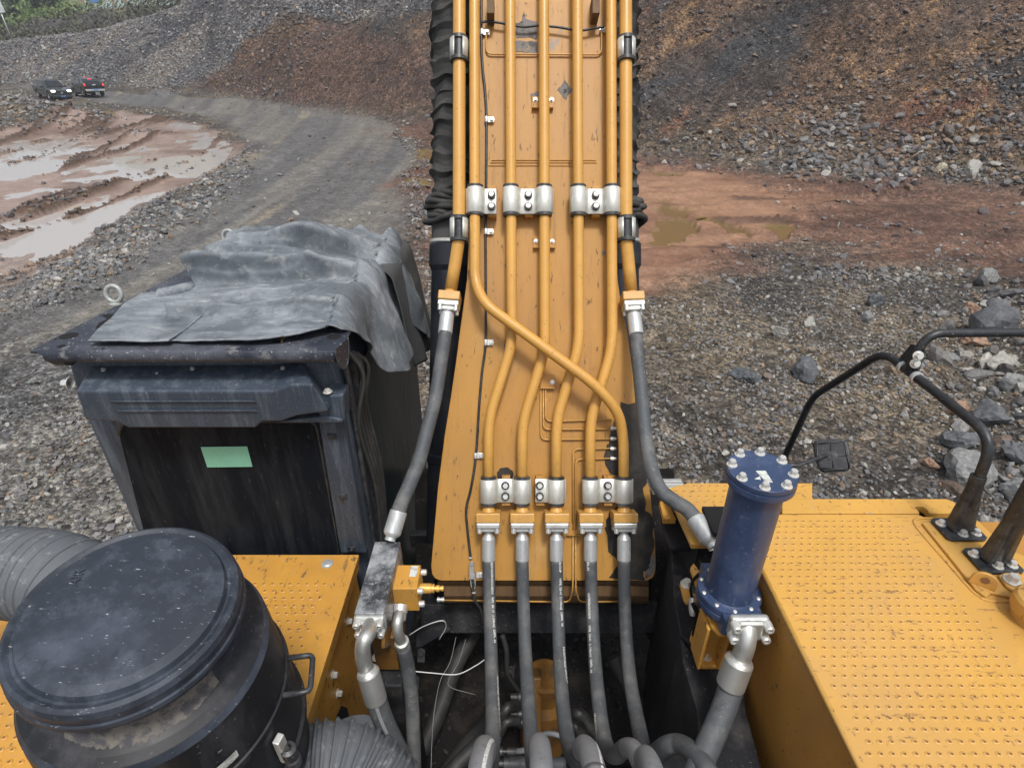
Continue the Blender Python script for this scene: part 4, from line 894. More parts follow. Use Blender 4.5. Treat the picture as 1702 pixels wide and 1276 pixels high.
# ---------------- boom cylinders with cloth bellows ----------------
def cylinder_(pxc, s, z0):
    top = P(pxc+1*s, -430, z0-.05); bot = P(pxc, 345, z0); ax = (top-bot).normalized(); L = (top-bot).length
    prof = []; n = int(L/.085); r_ = random.Random(int(pxc))
    for i in range(n+1):
        h = L*i/n; a = r_.uniform(-.006, .006)
        prof += [(.128+a, h), (.112+a, h+L/n*.18), (.106+a, h+L/n*.45), (.112+a, h+L/n*.8)]
    mb = MB(); mb.lathe(bot, ax, prof, 36); o = mb.build('cylinder_bellows', 'boot', EX)
    me = o.data
    for v in me.vertices:
        q = v.co-bot; h = q.dot(ax); rad = q-ax*h; ang = math.atan2(rad.dot(OUT), rad.dot(RIGHT))
        v.co += ax*(.016*math.sin(ang*2+int(h/.085)*.9)+.010*math.sin(ang*5+h*7))+rad*(.05*math.sin(ang*7+h*40))
    mb = MB()   # gathered folds
    for k in range(7):
        c = bot+ax*(-.085+k*.020+.005*(k % 2)); pts_ = []
        for j in range(40):
            a = j/40*2*math.pi; rr_ = .135+.012*math.sin(a*5+k*2)+.012*math.cos(k*1.7)
            pts_.append(c+RIGHT*math.cos(a)*rr_+OUT*math.sin(a)*rr_*.95+ax*(.016*math.sin(a*2+k*.6)))
        mb.tube(pts_, .0165, 8, closed=True)
    mb.build('gathered_cuff', 'boot', o)
    low = P(pxc-14*s, 960, z0+.25); ax2 = (low-bot).normalized(); L2 = (low-bot).length
    mb = MB(); mb.lathe(bot, ax2, [(.11, .05), (.118, .11), (.118, .20), (.122, .203)], 36); mb.build('canvas_sleeve', 'boot2', o)
    mb = MB(); mb.lathe(bot+ax2*.185, ax2, [(.121, 0), (.124, .004), (.124, .016), (.121, .02)], 36); mb.build('band', 'clamp', o)
    mb = MB(); mb.lathe(bot+ax2*.2, ax2, [(.118, 0), (.130, .015), (.130, .13), (.120, .15), (.115, .16), (.115, L2*.55), (.122, L2*.555), (.122, L2*.575), (.115, L2*.58), (.115, L2)], 40)
    mb.build('boom_cylinder', 'barrel', EX)
M['boot2'] = paint('canvas_sleeve', (.085, .083, .078), .85); M['barrel'] = paint('black_barrel', (.014, .017, .024), .35, layers=[((.05, .05, .05), 5, .5, .8, .5, (1, 1, 1), .7)])
cylinder_(753, 1, 3.2); cylinder_(1026, -1, 3.25)
# ================= CAB =================
DR = .894   # roof plate, below the camera
def W3(x, D, down): return Vector((x, D, CAMH-down))
CXL, CXR, CDB = -1.79, -.68, 1.93
mb = MB()
def rrect(x0, x1, y0, y1, r, n=6, corners=(1, 1, 1, 1)):
    out = []
    for (cx, cy, a0, k) in ((x1, y1, 0, 0), (x0, y1, 90, 1), (x0, y0, 180, 2), (x1, y0, 270, 3)):
        rr_ = r if corners[k] else .004; sx = -1 if cx == x1 else 1; sy = -1 if cy == y1 else 1
        for i in range(n+1):
            a = math.radians(a0+90*i/n); out.append((cx+sx*rr_+rr_*math.cos(a), cy+sy*rr_+rr_*math.sin(a)))
    return out
ol = rrect(CXL, CXR, CDB, 3.62, .11, corners=(1, 1, 1, 1))
lv = [(3.3, 0), (1.2, 0), (1.02, .012), (.95, .04), (.925, .09)]
vs = []; n = len(ol)
cx, cy = (CXL+CXR)/2, (CDB+3.62)/2
for dn, ins in lv:
    for x, y in ol:
        fx = (abs(x-cx)-ins)/max(abs(x-cx), 1e-6) if abs(x-cx) > .3 else 1; fy = (abs(y-cy)-ins)/abs(y-cy) if abs(y-cy) > .4 else 1
        vs.append(W3(cx+(x-cx)*fx, cy+(y-cy)*fy, dn))
fs = []
for k in range(len(lv)-1): fs += [(k*n+i, k*n+(i+1) % n, (k+1)*n+(i+1) % n, (k+1)*n+i) for i in range(n)]
fs.append(tuple((len(lv)-1)*n+i for i in range(n)))
mb.add(vs, fs, True); cab = mb.build('cab', 'cab', EX)
def cabpoly(pl, D, th, name, mat, bevel=.004, par=None):
    mb = MB(); mb.prism([PY(x, y, D) for x, y in pl][::-1], Vector((0, th, 0))); return mb.build(name, mat, par or cab, bevel=bevel)
wn = cabpoly([(198, 722), (202, 708), (212, 700), (516, 700), (525, 706), (529, 720), (566, 925), (250, 925)], 1.924, .004, 'rear_window', 'window', .0)
pts = [(198, 722), (202, 708), (212, 700), (516, 700), (525, 706), (529, 720), (566, 925), (250, 925)]
mb = MB(); mb.tube([PY(x, y, 1.922) for x, y in pts[::-1]], .006, 8); mb.build('window_seal', 'black', wn)
cabpoly([(333.5, 743), (410.5, 742), (419.5, 775.5), (344.5, 776.5)], 1.919, .002, 'sticker', 'sticker', 0, wn)
# rear ledge (storm hood) with slanting top, stepped lower edge, ribs
D0 = 1.815
front = [(125.5, 650.5), (455, 650.5), (483, 639), (520, 639), (541, 672), (545, 684), (494, 691), (467, 700.5), (436, 700.5), (424.5, 711), (213, 711), (193, 700.5), (143, 699)]
mb = MB(); fv = [PY(x, y, D0) for x, y in front]; bv = [Vector((p.x, CDB+.01, p.z)) for p in fv]
tb = {0: (150, 609), 1: (452, 607), 2: (480, 604), 3: (505, 604)}
for k, (x, y) in tb.items(): bv[k] = PY(x, y, CDB+.005)
bv[4] = PY(541, 655, CDB+.005)
n = len(fv); mb.add(fv+bv, [tuple(range(n))[::-1]]+[(i, (i+1) % n, n+(i+1) % n, n+i) for i in range(n)])
hood = mb.build('rear_hood', 'cab', cab, bevel=.007, seg=2)
mb = MB()
for (x0, y0, x1) in ((184, 665, 422), (194, 681, 424)):
    a, b = PY(x0, y0, D0-.001), PY(x1, y0-.5, D0-.001)
    mb.prism([a, b, b+Vector((.01, 0, -.007)), a+Vector((.02, 0, -.007))], Vector((0, -.006, 0)))
mb.build('rib', 'cab', hood, bevel=.002)
cabpoly([(528, 690), (571, 690), (609, 919), (566, 919)], 1.895, .04, 'corner_post', 'cab', .006)
cp = cabpoly([(526, 672), (538, 657), (570, 657), (573, 700), (534, 703)], 1.85, .09, 'latch_block', 'cab', .006)
mb = MB(); mb.prism([PY(527, 702, 1.84), PY(460, 703, 1.84), PY(466, 700, 1.84), PY(540, 692, 1.84), PY(569, 698, 1.84), PY(569, 702, 1.84)], Vector((0, .09, 0))); mb.build('rain_lip', 'cab', cab, bevel=.003)
for x, y in ((552, 725), (570, 825), (585, 912)):
    p = PY(x, y, 1.893); mb = MB(); mb.box(p, .035, .006, .028); mb.hexbolt(p+Vector((0, -.003, 0)), (0, -1, 0), .007, .01); mb.build('bolt', 'black', cab, bevel=.002)
mb = MB(); mb.hexbolt(PY(545, 653, 1.86)+Vector((0, 0, .004)), (0, 0, 1), .012, .012); mb.build('bolt', 'bolt', cp)
mb = MB(); mb.hexbolt(Vector((CXL-.002, 1.99, CAMH-1.12)), (-1, 0, 0), .016, .03); mb.build('bolt', 'bolt', cab)
for x, y in ((172, 615), (320, 613), (470, 612), (262, 622)):
    mb = MB(); mb.hexbolt(PY(x, y, 1.90), (0, -.4, 1), .006, .009); mb.build('bolt', 'ferrule', hood)
# side wall with dirty glazing and flapping seal strips
mb = MB(); mb.box((CXR+.003, 2.85, CAMH-2.1), .012, 1.35, 1.9); mb.build('side_window', 'cabside', cab, bevel=.004)
mb = MB(); mb.box((CXR+.006, 2.12, CAMH-2.1), .03, .05, 2.1); mb.box((CXR+.006, 2.02, CAMH-2.1), .02, .03, 2.1); mb.build('door_seal', 'black', cab, bevel=.01)
mb = MB()
for a in range(5): mb.tube(crv([W3(CXR+.02+.01*math.sin(a), 2.04+.035*a, 1.0+.02*a), W3(CXR+.045+.012*math.cos(a*2), 2.07+.03*a, 1.14), W3(CXR+.02, 2.02+.04*a, 1.35), W3(CXR+.04, 2.06+.035*a, 1.75), W3(CXR+.02, 2.03+.03*a, 2.3)], 6), .009, 6)
mb.build('seal_strip', 'boot', cab)
# roof guard plate
rp = [PD(48, 583, DR), PD(554, 584, DR), PD(576, 562, DR), W3(-.655, 3.25, DR), W3(-1.6, 3.25, DR)]
mb = MB(); mb.prism(rp[::-1], Vector((0, 0, -.012))); roof = mb.build('roof_plate', 'roof', cab, bevel=.003)
mb = MB(); a, b = rp[0], rp[1]
prof = [(0, 0), (-.003, -.003), (-.005, -.030), (.002, -.046), (.03, -.05)]
vs = []
for p in (a, b):
    e = -.02 if p is a else .0
    for i, (dy, dz) in enumerate(prof): vs.append(p+Vector((.028*i*(1 if p is a else 0), dy, dz)))
k = len(prof); mb.add(vs, [(i, k+i, k+i+1, i+1) for i in range(k-1)], True)
mb.build('front_lip', 'roof', roof)
# rounded end of the lip: a dished ear at the right corner
mb = MB(); c = PD(565, 575, DR)+Vector((0, 0, -.05)); ear = []
A1 = PD(555, 583, DR); A2 = PD(577, 561, DR); dv = (A2-A1)
for i in range(17):
    a = math.pi*i/16; ear.append(A1+dv*(.5-.5*math.cos(a))+Vector((.002, 0, -.10*math.sin(a))))
mb.prism(ear, Vector((-.006, 0, 0))); mb.build('lip_end', 'roof', roof, bevel=.002)
mb = MB()
for i in range(16): ear[i]
mb.tube(ear, .0035, 6); mb.build('lip_rim', 'black', roof)
mb = MB()
def disc(px, py, rx, ry=None, rot=0):
    c = PD(px, py, DR-.0006); pts_ = []
    ry = ry or rx
    for i in range(28):
        a = 2*math.pi*i/28; pts_.append(c+Vector((math.cos(a)*rx, math.sin(a)*ry, 0)))
    mb.add(pts_, [tuple(range(28))])
disc(114, 558, .032); disc(102, 575, .014); disc(555, 559, .026); disc(460, 569, .022, .01); disc(155, 566, .014); disc(171, 579, .006); disc(92, 563, .006)
c = [PD(x, y, DR-.0006) for x, y in [(158, 545), (165, 536), (178, 530), (168, 524), (180, 521), (196, 524), (216, 508), (206, 525), (185, 545), (170, 546)]]
mb.add(c, [tuple(range(len(c)))[::-1]]); c = [PD(x, y, DR-.0006) for x, y in [(236, 497), (262, 482), (268, 480), (266, 487), (244, 498)]]; mb.add(c, [tuple(range(len(c)))[::-1]])
c = [PD(x, y, DR-.0006) for x, y in [(362, 418), (390, 408), (390, 414), (372, 419)]]; mb.add(c, [tuple(range(len(c)))[::-1]])
M['void'] = paint('unlit_opening', (.006, .006, .007), .9); mb.build('painted_opening', 'void', roof)  # flat near-black faces paint the dark inside the holes
mb = MB(); pts_ = []
c0 = PD(88, 612, DR+.045)
mb.lathe(PD(98, 590, DR+.05), (1, -.2, 0), [(0, -.05), (.03, -.04), (.04, 0), (.035, .05), (0, .06)], 16); mb.build('roof_lamp', 'black', roof)
def eye(px, py, R, r, name='lifting_eye'):
    c = PD(px, py+R*430*.9, DR); mb = MB(); cc = c+Vector((0, 0, R+.012))
    mb.tube([cc+Vector((math.cos(a)*R, math.sin(a)*R*.25, math.sin(a)*R)) for a in [2*math.pi*i/28 for i in range(28)]], r, 10, closed=True)
    mb.lathe(c, (0, 0, 1), [(.03, 0), (.03, .006), (.016, .012), (.012, .02)], 18); mb.build(name, 'ring', roof)
eye(195, 492, .033, .0095); eye(383, 393, .033, .0095)
# ================= rubber sheets lying on the cab roof =================
def sheet(name, label, front, back, left, xr, hfun, drape, nu=190, nv=190, th=.006, mat='mat', outw=None, lean=0):
    """front/back: D as a function of x ; left: x as function of D"""
    V = []; us = np.linspace(0, 1, nu); vs_ = np.linspace(0, 1, nv)
    for j, v in enumerate(vs_):
        for i, u in enumerate(us):
            # guess x, then D, then the left edge at that D
            x = -1.6+u*(xr+1.6); D = front(x)+(back(x)-front(x))*v; xl = left(D); L = drape(D); tot = (xr-xl)+L; s = xl+u*tot
            D = front(min(s, xr))+(back(min(s, xr))-front(min(s, xr)))*v
            if s <= xr: X, dn, o = s, DR-.004-hfun(s, D), 0
            else:
                e = s-xr; rb = .07; a = min(e/rb, math.radians(82)); X = xr+rb*math.sin(a); dn = DR-.004-hfun(xr, D)*(math.cos(a*.9))+rb*(1-math.cos(a)); rest = e-rb*a
                if rest > 0: X += rest*math.cos(math.radians(82)); dn += rest*math.sin(math.radians(82))
                fo = min(1, e/.25); X += fo*(outw(D, e) if outw else 0)
            V.append((X, D-(lean*max(0, DR-dn) if s <= xr else 0), CAMH-dn))
    F_ = [(j*nu+i, j*nu+i+1, (j+1)*nu+i+1, (j+1)*nu+i) for j in range(nv-1) for i in range(nu-1)]
    me = bpy.data.meshes.new(name); me.from_pydata(V, [], F_); me.polygons.foreach_set('use_smooth', [True]*len(F_)); me.update()
    o = link(name, me, mat); tag(o, label, 'rubber sheet'); m_ = o.modifiers.new('thickness', 'SOLIDIFY'); m_.thickness = th; m_.offset = 1
    return o
def roofxy(pl): 
    out = []
    for px, py in pl: p = PD(px, py, DR); out.append((p.x, p.y))
    return out
LE = sorted([(d, x) for x, d in roofxy([(219, 562), (247, 554.6), (282, 533.4), (300, 508.7), (333, 489), (331, 470)])])+[(2.62, -1.50), (2.70, -1.56), (2.85, -1.53), (2.98, -1.50), (3.06, -1.545), (3.3, -1.53)]
FE = sorted(roofxy([(219, 562), (260, 569), (330, 573), (440, 573), (500, 566), (540, 557), (571, 553), (590, 545)]))
def leftf(D): return float(np.interp(D, [a for a, b in LE], [b for a, b in LE]))
def frontf(x): return float(np.interp(x, [a for a, b in FE], [b for a, b in FE]))
def backf(x): return 3.22+.04*math.sin(x*9)+(.05*max(0, math.sin((x+1.0)*14)) if x > -1.05 else 0)
def ridge(D, c, wf, wb, e=1.6):
    d = D-c; w_ = wf if d < 0 else wb; return math.exp(-abs(d/w_)**e)
def bump1(x, a, b, s=.08): return 1/(1+math.exp(-(x-a)/s))*1/(1+math.exp((x-b)/s))
_pn = lambda x, y, s, sc: float(vn(np.array([x*sc+50]), np.array([y*sc+50]), s)[0])-.5
def hmain(x, D):
    h = .010
    h += .125*ridge(D, 2.50+.05*math.sin(x*4)+.03*(x+1), .045, .17)*bump1(x, -1.50, -.62, .03)*(1-.25*(x+1.1))
    h += (.10+.09*math.exp(-((x+1.0)/.16)**2))*ridge(D, 2.86+.06*(x+1.1), .055, .15)*bump1(x, -1.56, -.72, .05)
    h += .06*ridge(D, 2.69+.03*math.sin(x*8), .03, .06)*bump1(x, -1.42, -.95, .05)+.03*ridge(D, 2.30+.10*(x+1.2), .03, .08)*bump1(x, -1.25, -.72, .06)+.05*ridge(D, 3.0-.08*(x+1.2), .03, .06)*bump1(x, -1.3, -.8, .05)
    h += .095*ridge(D, 3.12, .06, .12)*bump1(x, -1.62, -.74, .05)
    h += sum(.055*math.exp(-((x-xx)/.035)**2-((D-3.2)/.06)**2) for xx in (-1.0, -.83, -.68))
    h += .05*math.exp(-((x+.74)/.13)**2-((D-2.25)/.12)**2)
    h += .02*math.sin(x*6-D*3.0)*bump1(D, 1.95, 2.5, .08)*.8
    h += .022*ridge(D-.35*(x+1.3), 2.16, .05, .09)*bump1(x, -1.45, -.9, .08)
    cr = lambda sc, s_: (1-abs(2*(_pn(x*.6+D*.25, D*1.5, s_, sc)+.5)-1))**4
    h += (.045*cr(2.6, 21)+.012*cr(7.0, 22)+.003*cr(15, 23))*bump1(D, 1.95, 3.3, .05)
    h += .05*_pn(x, D, 3, 3.0)*bump1(D, 1.95, 3.3, .06)+.014*_pn(x, D, 4, 11)*bump1(D, 1.92, 3.3, .05)+.004*_pn(x, D, 5, 34)
    return max(.004, h)
def drapem(D): return float(np.interp(D, [1.8, 1.95, 2.05, 2.18, 2.32, 2.45, 2.60, 2.72, 2.80, 2.92, 3.1, 3.25], [.0, .03, .10, .24, .42, .47, .46, .38, .34, .50, .62, .60]))
mm = sheet('rubber_sheet', 'large wrinkled grey rubber sheet draped over the cab roof and hanging down its right side', frontf, backf, leftf, -.70, hmain, drapem, lean=.55,
      outw=lambda D, e: .065*math.sin(D*13+.6)*(.4+e)+.05*abs(math.sin(D*11+1))**.5*(e)+.035*math.sin(D*27)*(e)+.03*_pn(D, e, 8, 9)+.02)
# second darker flap hanging behind, and the loose piece at the left
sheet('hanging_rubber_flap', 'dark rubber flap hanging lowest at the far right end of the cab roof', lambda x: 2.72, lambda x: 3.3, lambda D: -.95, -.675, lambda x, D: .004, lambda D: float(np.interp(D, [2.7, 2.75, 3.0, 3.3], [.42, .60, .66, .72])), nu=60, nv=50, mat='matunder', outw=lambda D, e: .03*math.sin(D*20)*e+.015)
UE = sorted([(d, x) for x, d in roofxy([(150, 577), (175, 548), (215, 505), (232, 495)])])
def leftu(D): return float(np.interp(D, [a for a, b in UE], [b for a, b in UE]))
sheet('rubber_offcut', 'smaller pale rubber piece lying flat at the near left corner of the cab roof', lambda x: PD(200, 577, DR).y, lambda x: 2.40+.10*(x+1.5), leftu, -1.25, lambda x, D: .003+.012*max(0, math.sin((D-1.9)*9+x*3))+.02*max(0, (D-2.25)/.15)*0+.010*(_pn(x, D, 12, 9)+.5), lambda D: 0, nu=60, nv=60)
mb = MB(); pl = [PD(266, 489, DR-.022), PD(290, 484, DR-.024), PD(315, 478, DR-.026), PD(345, 471, DR-.03)]
pts_ = crv(pl, 6); vs = []
for i, p in enumerate(pts_):
    for k in range(15):
        a = math.radians(-60+300*k/14); r = .021+.0007*k; vs.append(p+Vector((0, math.cos(a)*r*1.15, math.sin(a)*r)))
mb.add(vs, [(i*15+k, i*15+k+1, (i+1)*15+k+1, (i+1)*15+k) for i in range(len(pts_)-1) for k in range(14)], True)
o = mb.build('rolled_rubber_strip', 'mat'); m_ = o.modifiers.new('thickness', 'SOLIDIFY'); m_.thickness = .005
tag(o, 'short rolled-up rubber strip poking out left from between the roof sheets', 'rubber strip')
mb = MB(); mb.tube(crv([PD(503, 540, DR-.03), PD(492, 546, DR-.035), PD(480, 556, DR-.02), PD(470, 562, DR-.012), PD(468, 569, DR-.004)], 6), .0035, 6)
o = mb.build('tie_string', 'rust'); tag(o, 'brown tie string threaded through the near edge of the rubber sheet', 'string')
# ================= LEFT FENDER, AIR CLEANER, DUCTS, VALVE BLOCK =================
def dimples(mb, x0, x1, y0, y1, dn, sp, ok, r=.0075, h=.003, mi=1):
    j = 0; y = y0
    while y < y1:
        x = x0+(sp*.5 if j % 2 else 0)
        while x < x1:
            if ok(x, y):
                c = W3(x, y, dn); m = 8
                ring = lambda rr_, hh: [c+Vector((math.cos(2*math.pi*k/m)*rr_*1.15, math.sin(2*math.pi*k/m)*rr_*.85, hh)) for k in range(m)]
                vs = ring(r*1.35, .0003)+ring(r, h)+ring(r*.62, h)+ring(r*.5, h*.2)
                fs = [(a*m+k, a*m+(k+1) % m, (a+1)*m+(k+1) % m, (a+1)*m+k) for a in range(3) for k in range(m)]
                mb.add(vs, fs[:2*m], True, 0); mb.add(vs[2*m:], [(k, (k+1) % m, m+(k+1) % m, m+k) for k in range(m)]+[tuple(m+k for k in range(m))], True, mi)
            x += sp
        y += sp*1.0; j += 1
LF = 1.93
mb = MB(); mb.prism([W3(-2.3, .2, LF), W3(-.695, .2, LF), W3(-.695, 1.842, LF), W3(-2.3, 1.842, LF)], (0, 0, -.022))
dimples(mb, -1.9, -.80, .3, 1.74, LF, .0372, lambda x, y: x < -.79-(0 if y > .9 else 0) and y < 1.70)
fender = mb.build('left_fender', ['yellow', 'hole'], EX)
mb = MB(); mb.box(W3(-1.5, 1.02, LF+.75), 1.57, 1.62, 1.45); mb.build('side_panel', 'yellow', fender, bevel=.01)
mb = MB(); mb.box(W3(-.708, 1.02, LF+.045), .02, 1.62, .05); mb.build('edge_flange', 'yellow', fender, bevel=.006)
for x, y in ((578, 1032), (553, 1121), (561, 1152)):
    mb = MB(); mb.hexbolt(PX(x, y, -.714), (1, 0, 0), .013, .018); mb.build('bolt', 'bolt', fender)
mb = MB(); c = PD(544, 937, LF); mb.lathe(c, (0, 0, 1), [(.026, 0), (.026, .003), (.020, .004), (.012, .008), (0, .008)], 20); mb.build('latch', 'ferrule', fender)
mb = MB(); mb.prism([PX(x, y, -.7105) for x, y in [(556, 1210), (560, 1190), (568, 1172), (577, 1176), (582, 1195), (582, 1230), (556, 1230)]], (-.002, 0, 0)); mb.build('painted_opening', 'void', fender)  # flat near-black face paints the dark inside the notch
# air cleaner
TX, TD = -.865, .805
tb = W3(TX, TD, 0)
def tk(prof): return [(r, -d) for r, d in prof]
o0 = Vector((TX, TD, CAMH))
mb = MB(); mb.lathe(o0, (0, 0, 1), [(0, -1.030), (.10, -1.031), (.19, -1.035), (.212, -1.040), (.218, -1.052), (.224, -1.052), (.234, -1.046), (.243, -1.052), (.248, -1.066), (.248, -1.088), (.252, -1.092), (.253, -1.104), (.246, -1.122), (.225, -1.13), (.19, -1.13)], 96)
ac = mb.build('air_cleaner', 'tank', EX)
mb = MB(); mb.lathe(o0, (0, 0, 1), [(.21, -1.12), (.212, -1.19), (.225, -1.215), (.262, -1.228), (.288, -1.240), (.300, -1.262), (.303, -1.30), (.306, -1.45), (.312, -1.452), (.315, -1.47), (.306, -1.475), (.306, -1.70), (.316, -1.702), (.318, -1.72), (.306, -1.724), (.300, -2.05), (.25, -2.08), (0, -2.08)], 96)
body = mb.build('canister_body', 'tankbody', ac)
mb = MB(); mb.lathe(o0, (0, 0, 1), [(.2135, -1.13), (.2135, -1.192), (.2262, -1.2165), (.2635, -1.2295), (.2895, -1.2415), (.3005, -1.2625)], 96); mb.build('shoulder', 'tank', ac)
# dried dust where the neck meets the shoulder
mb = MB(); r_ = random.Random(3); vs = []; n = 70
for k in range(n+1):
    a = math.radians(-108+88*k/n); o_ = .003+.016*math.sin(math.pi*k/n)*(.3+.9*r_.random())
    for r, z in ((.2155, -1.165), (.2185, -1.196), (.229+o_*.15, -1.2155), (.231+o_, -1.2185-o_*.25)): vs.append(o0+Vector((math.cos(a)*r, math.sin(a)*r, z+.0012)))
mb.add(vs, [(4*k+j, 4*k+j+1, 4*k+j+5, 4*k+j+4) for k in range(n) for j in range(3)], True); mb.build('dust_crust', 'dust', ac)
# worn moulded lettering and star on the cap
def text_mesh(s, size, ext=.001, bold=0):
    cu = bpy.data.curves.new('txt', 'FONT'); cu.body = s; cu.size = size; cu.extrude = ext; cu.align_x = 'CENTER'; cu.resolution_u = 2; cu.offset = bold
    ob = bpy.data.objects.new('txt', cu); COL.objects.link(ob); dg = bpy.context.evaluated_depsgraph_get(); dg.update()
    me = bpy.data.meshes.new_from_object(ob.evaluated_get(dg)); bpy.data.objects.remove(ob); return me
me = text_mesh('AIR', .034, .0006); o = link('moulded_lettering', me, 'tank', ac); me.transform(Matrix.Translation(W3(TX-.135, TD+.06, 1.0308)) @ Matrix.Rotation(math.radians(100), 4, 'Z'))
mb = MB()
for k in range(5):
    a = math.radians(60+k*22); c = W3(TX-.12, TD-.06, 1.0318); d = Vector((math.cos(a), math.sin(a), 0)); s_ = d.cross(Vector((0, 0, 1)))
    mb.prism([c+d*.01-s_*.003, c+d*.01+s_*.003, c+d*.05+s_*.005, c+d*.055, c+d*.05-s_*.005], (0, 0, -.002))
mb.build('moulded_emblem', 'tank', ac)
# name plates, handle and clip on the body
def on_body(a0, a1, z0, z1, name, mat, r=.3075, sk=0, n=10):
    mb = MB(); vs = []
    for k in range(n+1):
        a = math.radians(a0+(a1-a0)*k/n)
        for z in (z0, z1): vs.append(o0+Vector((math.cos(a)*r, math.sin(a)*r, -z)))
    mb.add(vs, [(2*k, 2*k+1, 2*k+3, 2*k+2) for k in range(n)], True); return mb.build(name, mat, ac)
on_body(-62, -32, 1.395, 1.425, 'name_plate', 'label'); on_body(-92, -70, 1.33, 1.40, 'name_plate', 'white')
mb = MB(); a = math.radians(12); hc = o0+Vector((math.cos(a)*.305, math.sin(a)*.305, -1.46)); rd = Vector((math.cos(a), math.sin(a), 0)); tn = Vector((-math.sin(a), math.cos(a), 0))
mb.tube(fillet([hc+tn*.055+rd*-.01, hc+tn*.055+rd*.075, hc-tn*.055+rd*.075, hc-tn*.055+rd*-.01], .018, 5), .0085, 10); mb.build('handle', 'black', ac)
a = math.radians(-14); rd = Vector((math.cos(a), math.sin(a), 0)); cc = o0+rd*.322
mb = MB(); mb.box(cc+Vector((0, 0, -1.58)), .02, .03, .12, (rd, Vector((-rd.y, rd.x, 0)), Vector((0, 0, 1)))); mb.build('clip', 'bolt', ac, bevel=.003)
mb = MB(); mb.lathe(cc+rd*.02+Vector((0, 0, -1.66)), (0, 0, 1), [(.012, 0), (.022, .004), (.022, .035), (.016, .04), (.016, .05), (.021, .055), (.021, .09), (.01, .095)], 16); mb.build('clip_knob', 'black', ac)
# the whole canister stands slightly tilted
NA = Vector((.10, -.11, 1)).normalized(); RQ = Vector((0, 0, 1)).rotation_difference(NA); CC = Vector((-.83, .82, CAMH-1.017))
for o_ in [ac]+list(ac.children):
    for v in o_.data.vertices:
        q = v.co-Vector((TX, TD, CAMH-1.052)); k = .90-.045*min(1, max(0, (-q.z-.14)/.05))+.10*min(1, max(0, (-q.z-.22)/.5)); v.co = CC+RQ @ Vector((q.x*k, q.y*k, q.z*.92))
# ribbed ducts
def duct(pts, r, sp, name, am=.10):
    pl = crv(pts, 24); L = 0; P_ = [pl[0]]; R_ = [r]; acc = 0; out = []; rs = []
    seglen = [(pl[i+1]-pl[i]).length for i in range(len(pl)-1)]; tot = sum(seglen); n = int(tot/sp)*7
    cum = [0]
    for s_ in seglen: cum.append(cum[-1]+s_)
    for i in range(n+1):
        d = tot*i/n; k = min(range(len(cum)-1), key=lambda q: 0 if cum[q] <= d <= cum[q+1] else 1); f = (d-cum[k])/max(seglen[k], 1e-9); out.append(pl[k].lerp(pl[k+1], min(1, f)))
        ph = (i % 7)/7; rs.append(r*(1+am*max(0, 1-abs(ph-.5)*6)-.02*math.sin(ph*math.pi*2)*.5+(.012 if ph in (0,) else 0)))
    mb = MB(); mb.tube(out, rs, 40); st = 7
    for i in range(3, len(out)-1, st):      # wire hoops under the cloth
        ax = (out[min(i+1, len(out)-1)]-out[i-1]).normalized(); mb.lathe(out[i], ax, [(r*1.0, -.0075), (r*1.035+am*r*.4, -.0035), (r*1.045+am*r*.4, 0), (r*1.035+am*r*.4, .0035), (r*1.0, .0075)], 48)
    return mb.build(name, 'ducts', EX)
duct([P(-260, 975, 1.62), P(-60, 952, 1.62), P(60, 954, 1.60), P(135, 985, 1.58), P(190, 1090, 1.6)], .120, .030, 'intake_duct', .04)
duct([P(430, 1330, 1.75), P(520, 1300, 1.80), P(580, 1305, 1.82), P(640, 1370, 1.80), P(670, 1480, 1.78)], .165, .022, 'intake_duct')
mb = MB(); mb.lathe(P(590, 1260, 2.1), (0, .25, 1), [(.14, -.2), (.14, .06), (.12, .08), (0, .08)], 32); mb.build('duct_joint', 'ducts', EX)
# long black valve block with orange relief valve
mb = MB(); mb.box(W3(-.526, 1.565, 1.82), .108, .36, .14)
M['blockpaint'] = paint('scuffed_block', (.06, .065, .075), .4, metal=.3, layers=[((.46, .48, .50), 5, .36, .58, .9, (1, 1, 1), .5), ((.62, .64, .64), 60, .62, .7, .6, (1, 1, 1))])
vb = mb.build('valve_block', 'blockpaint', EX, bevel=.003)
mb = MB(); mb.box(W3(-.430, 1.602, 1.865), .107, .124, .13); rv = mb.build('relief_valve', 'yellow', vb, bevel=.004)
mb = MB(); mb.box(W3(-.402, 1.628, 1.7985), .030, .056, .002); mb.build('label_plate', 'label', rv, bevel=.004)
for y, z in ((1.655, 1.835), (1.555, 1.83), (1.555, 1.905)):
    mb = MB(); mb.lathe(W3(-.377, y, z), (1, 0, 0), [(.013, 0), (.013, .018), (.010, .021), (.006, .021), (.006, .012), (0, .012)], 16); mb.build('bolt', 'bolt', rv)
mb = MB(); mb.lathe(W3(-.377, 1.60, 1.868), (1, 0, 0), [(.022, 0), (.022, .045), (.018, .047), (.018, .052), (.020, .052), (.020, .058), (.011, .058), (.011, .066), (.015, .066), (.015, .078), (.010, .08), (.010, .088), (.013, .088), (.011, .096), (0, .096)], 6); mb.build('adjuster', 'brass', rv)
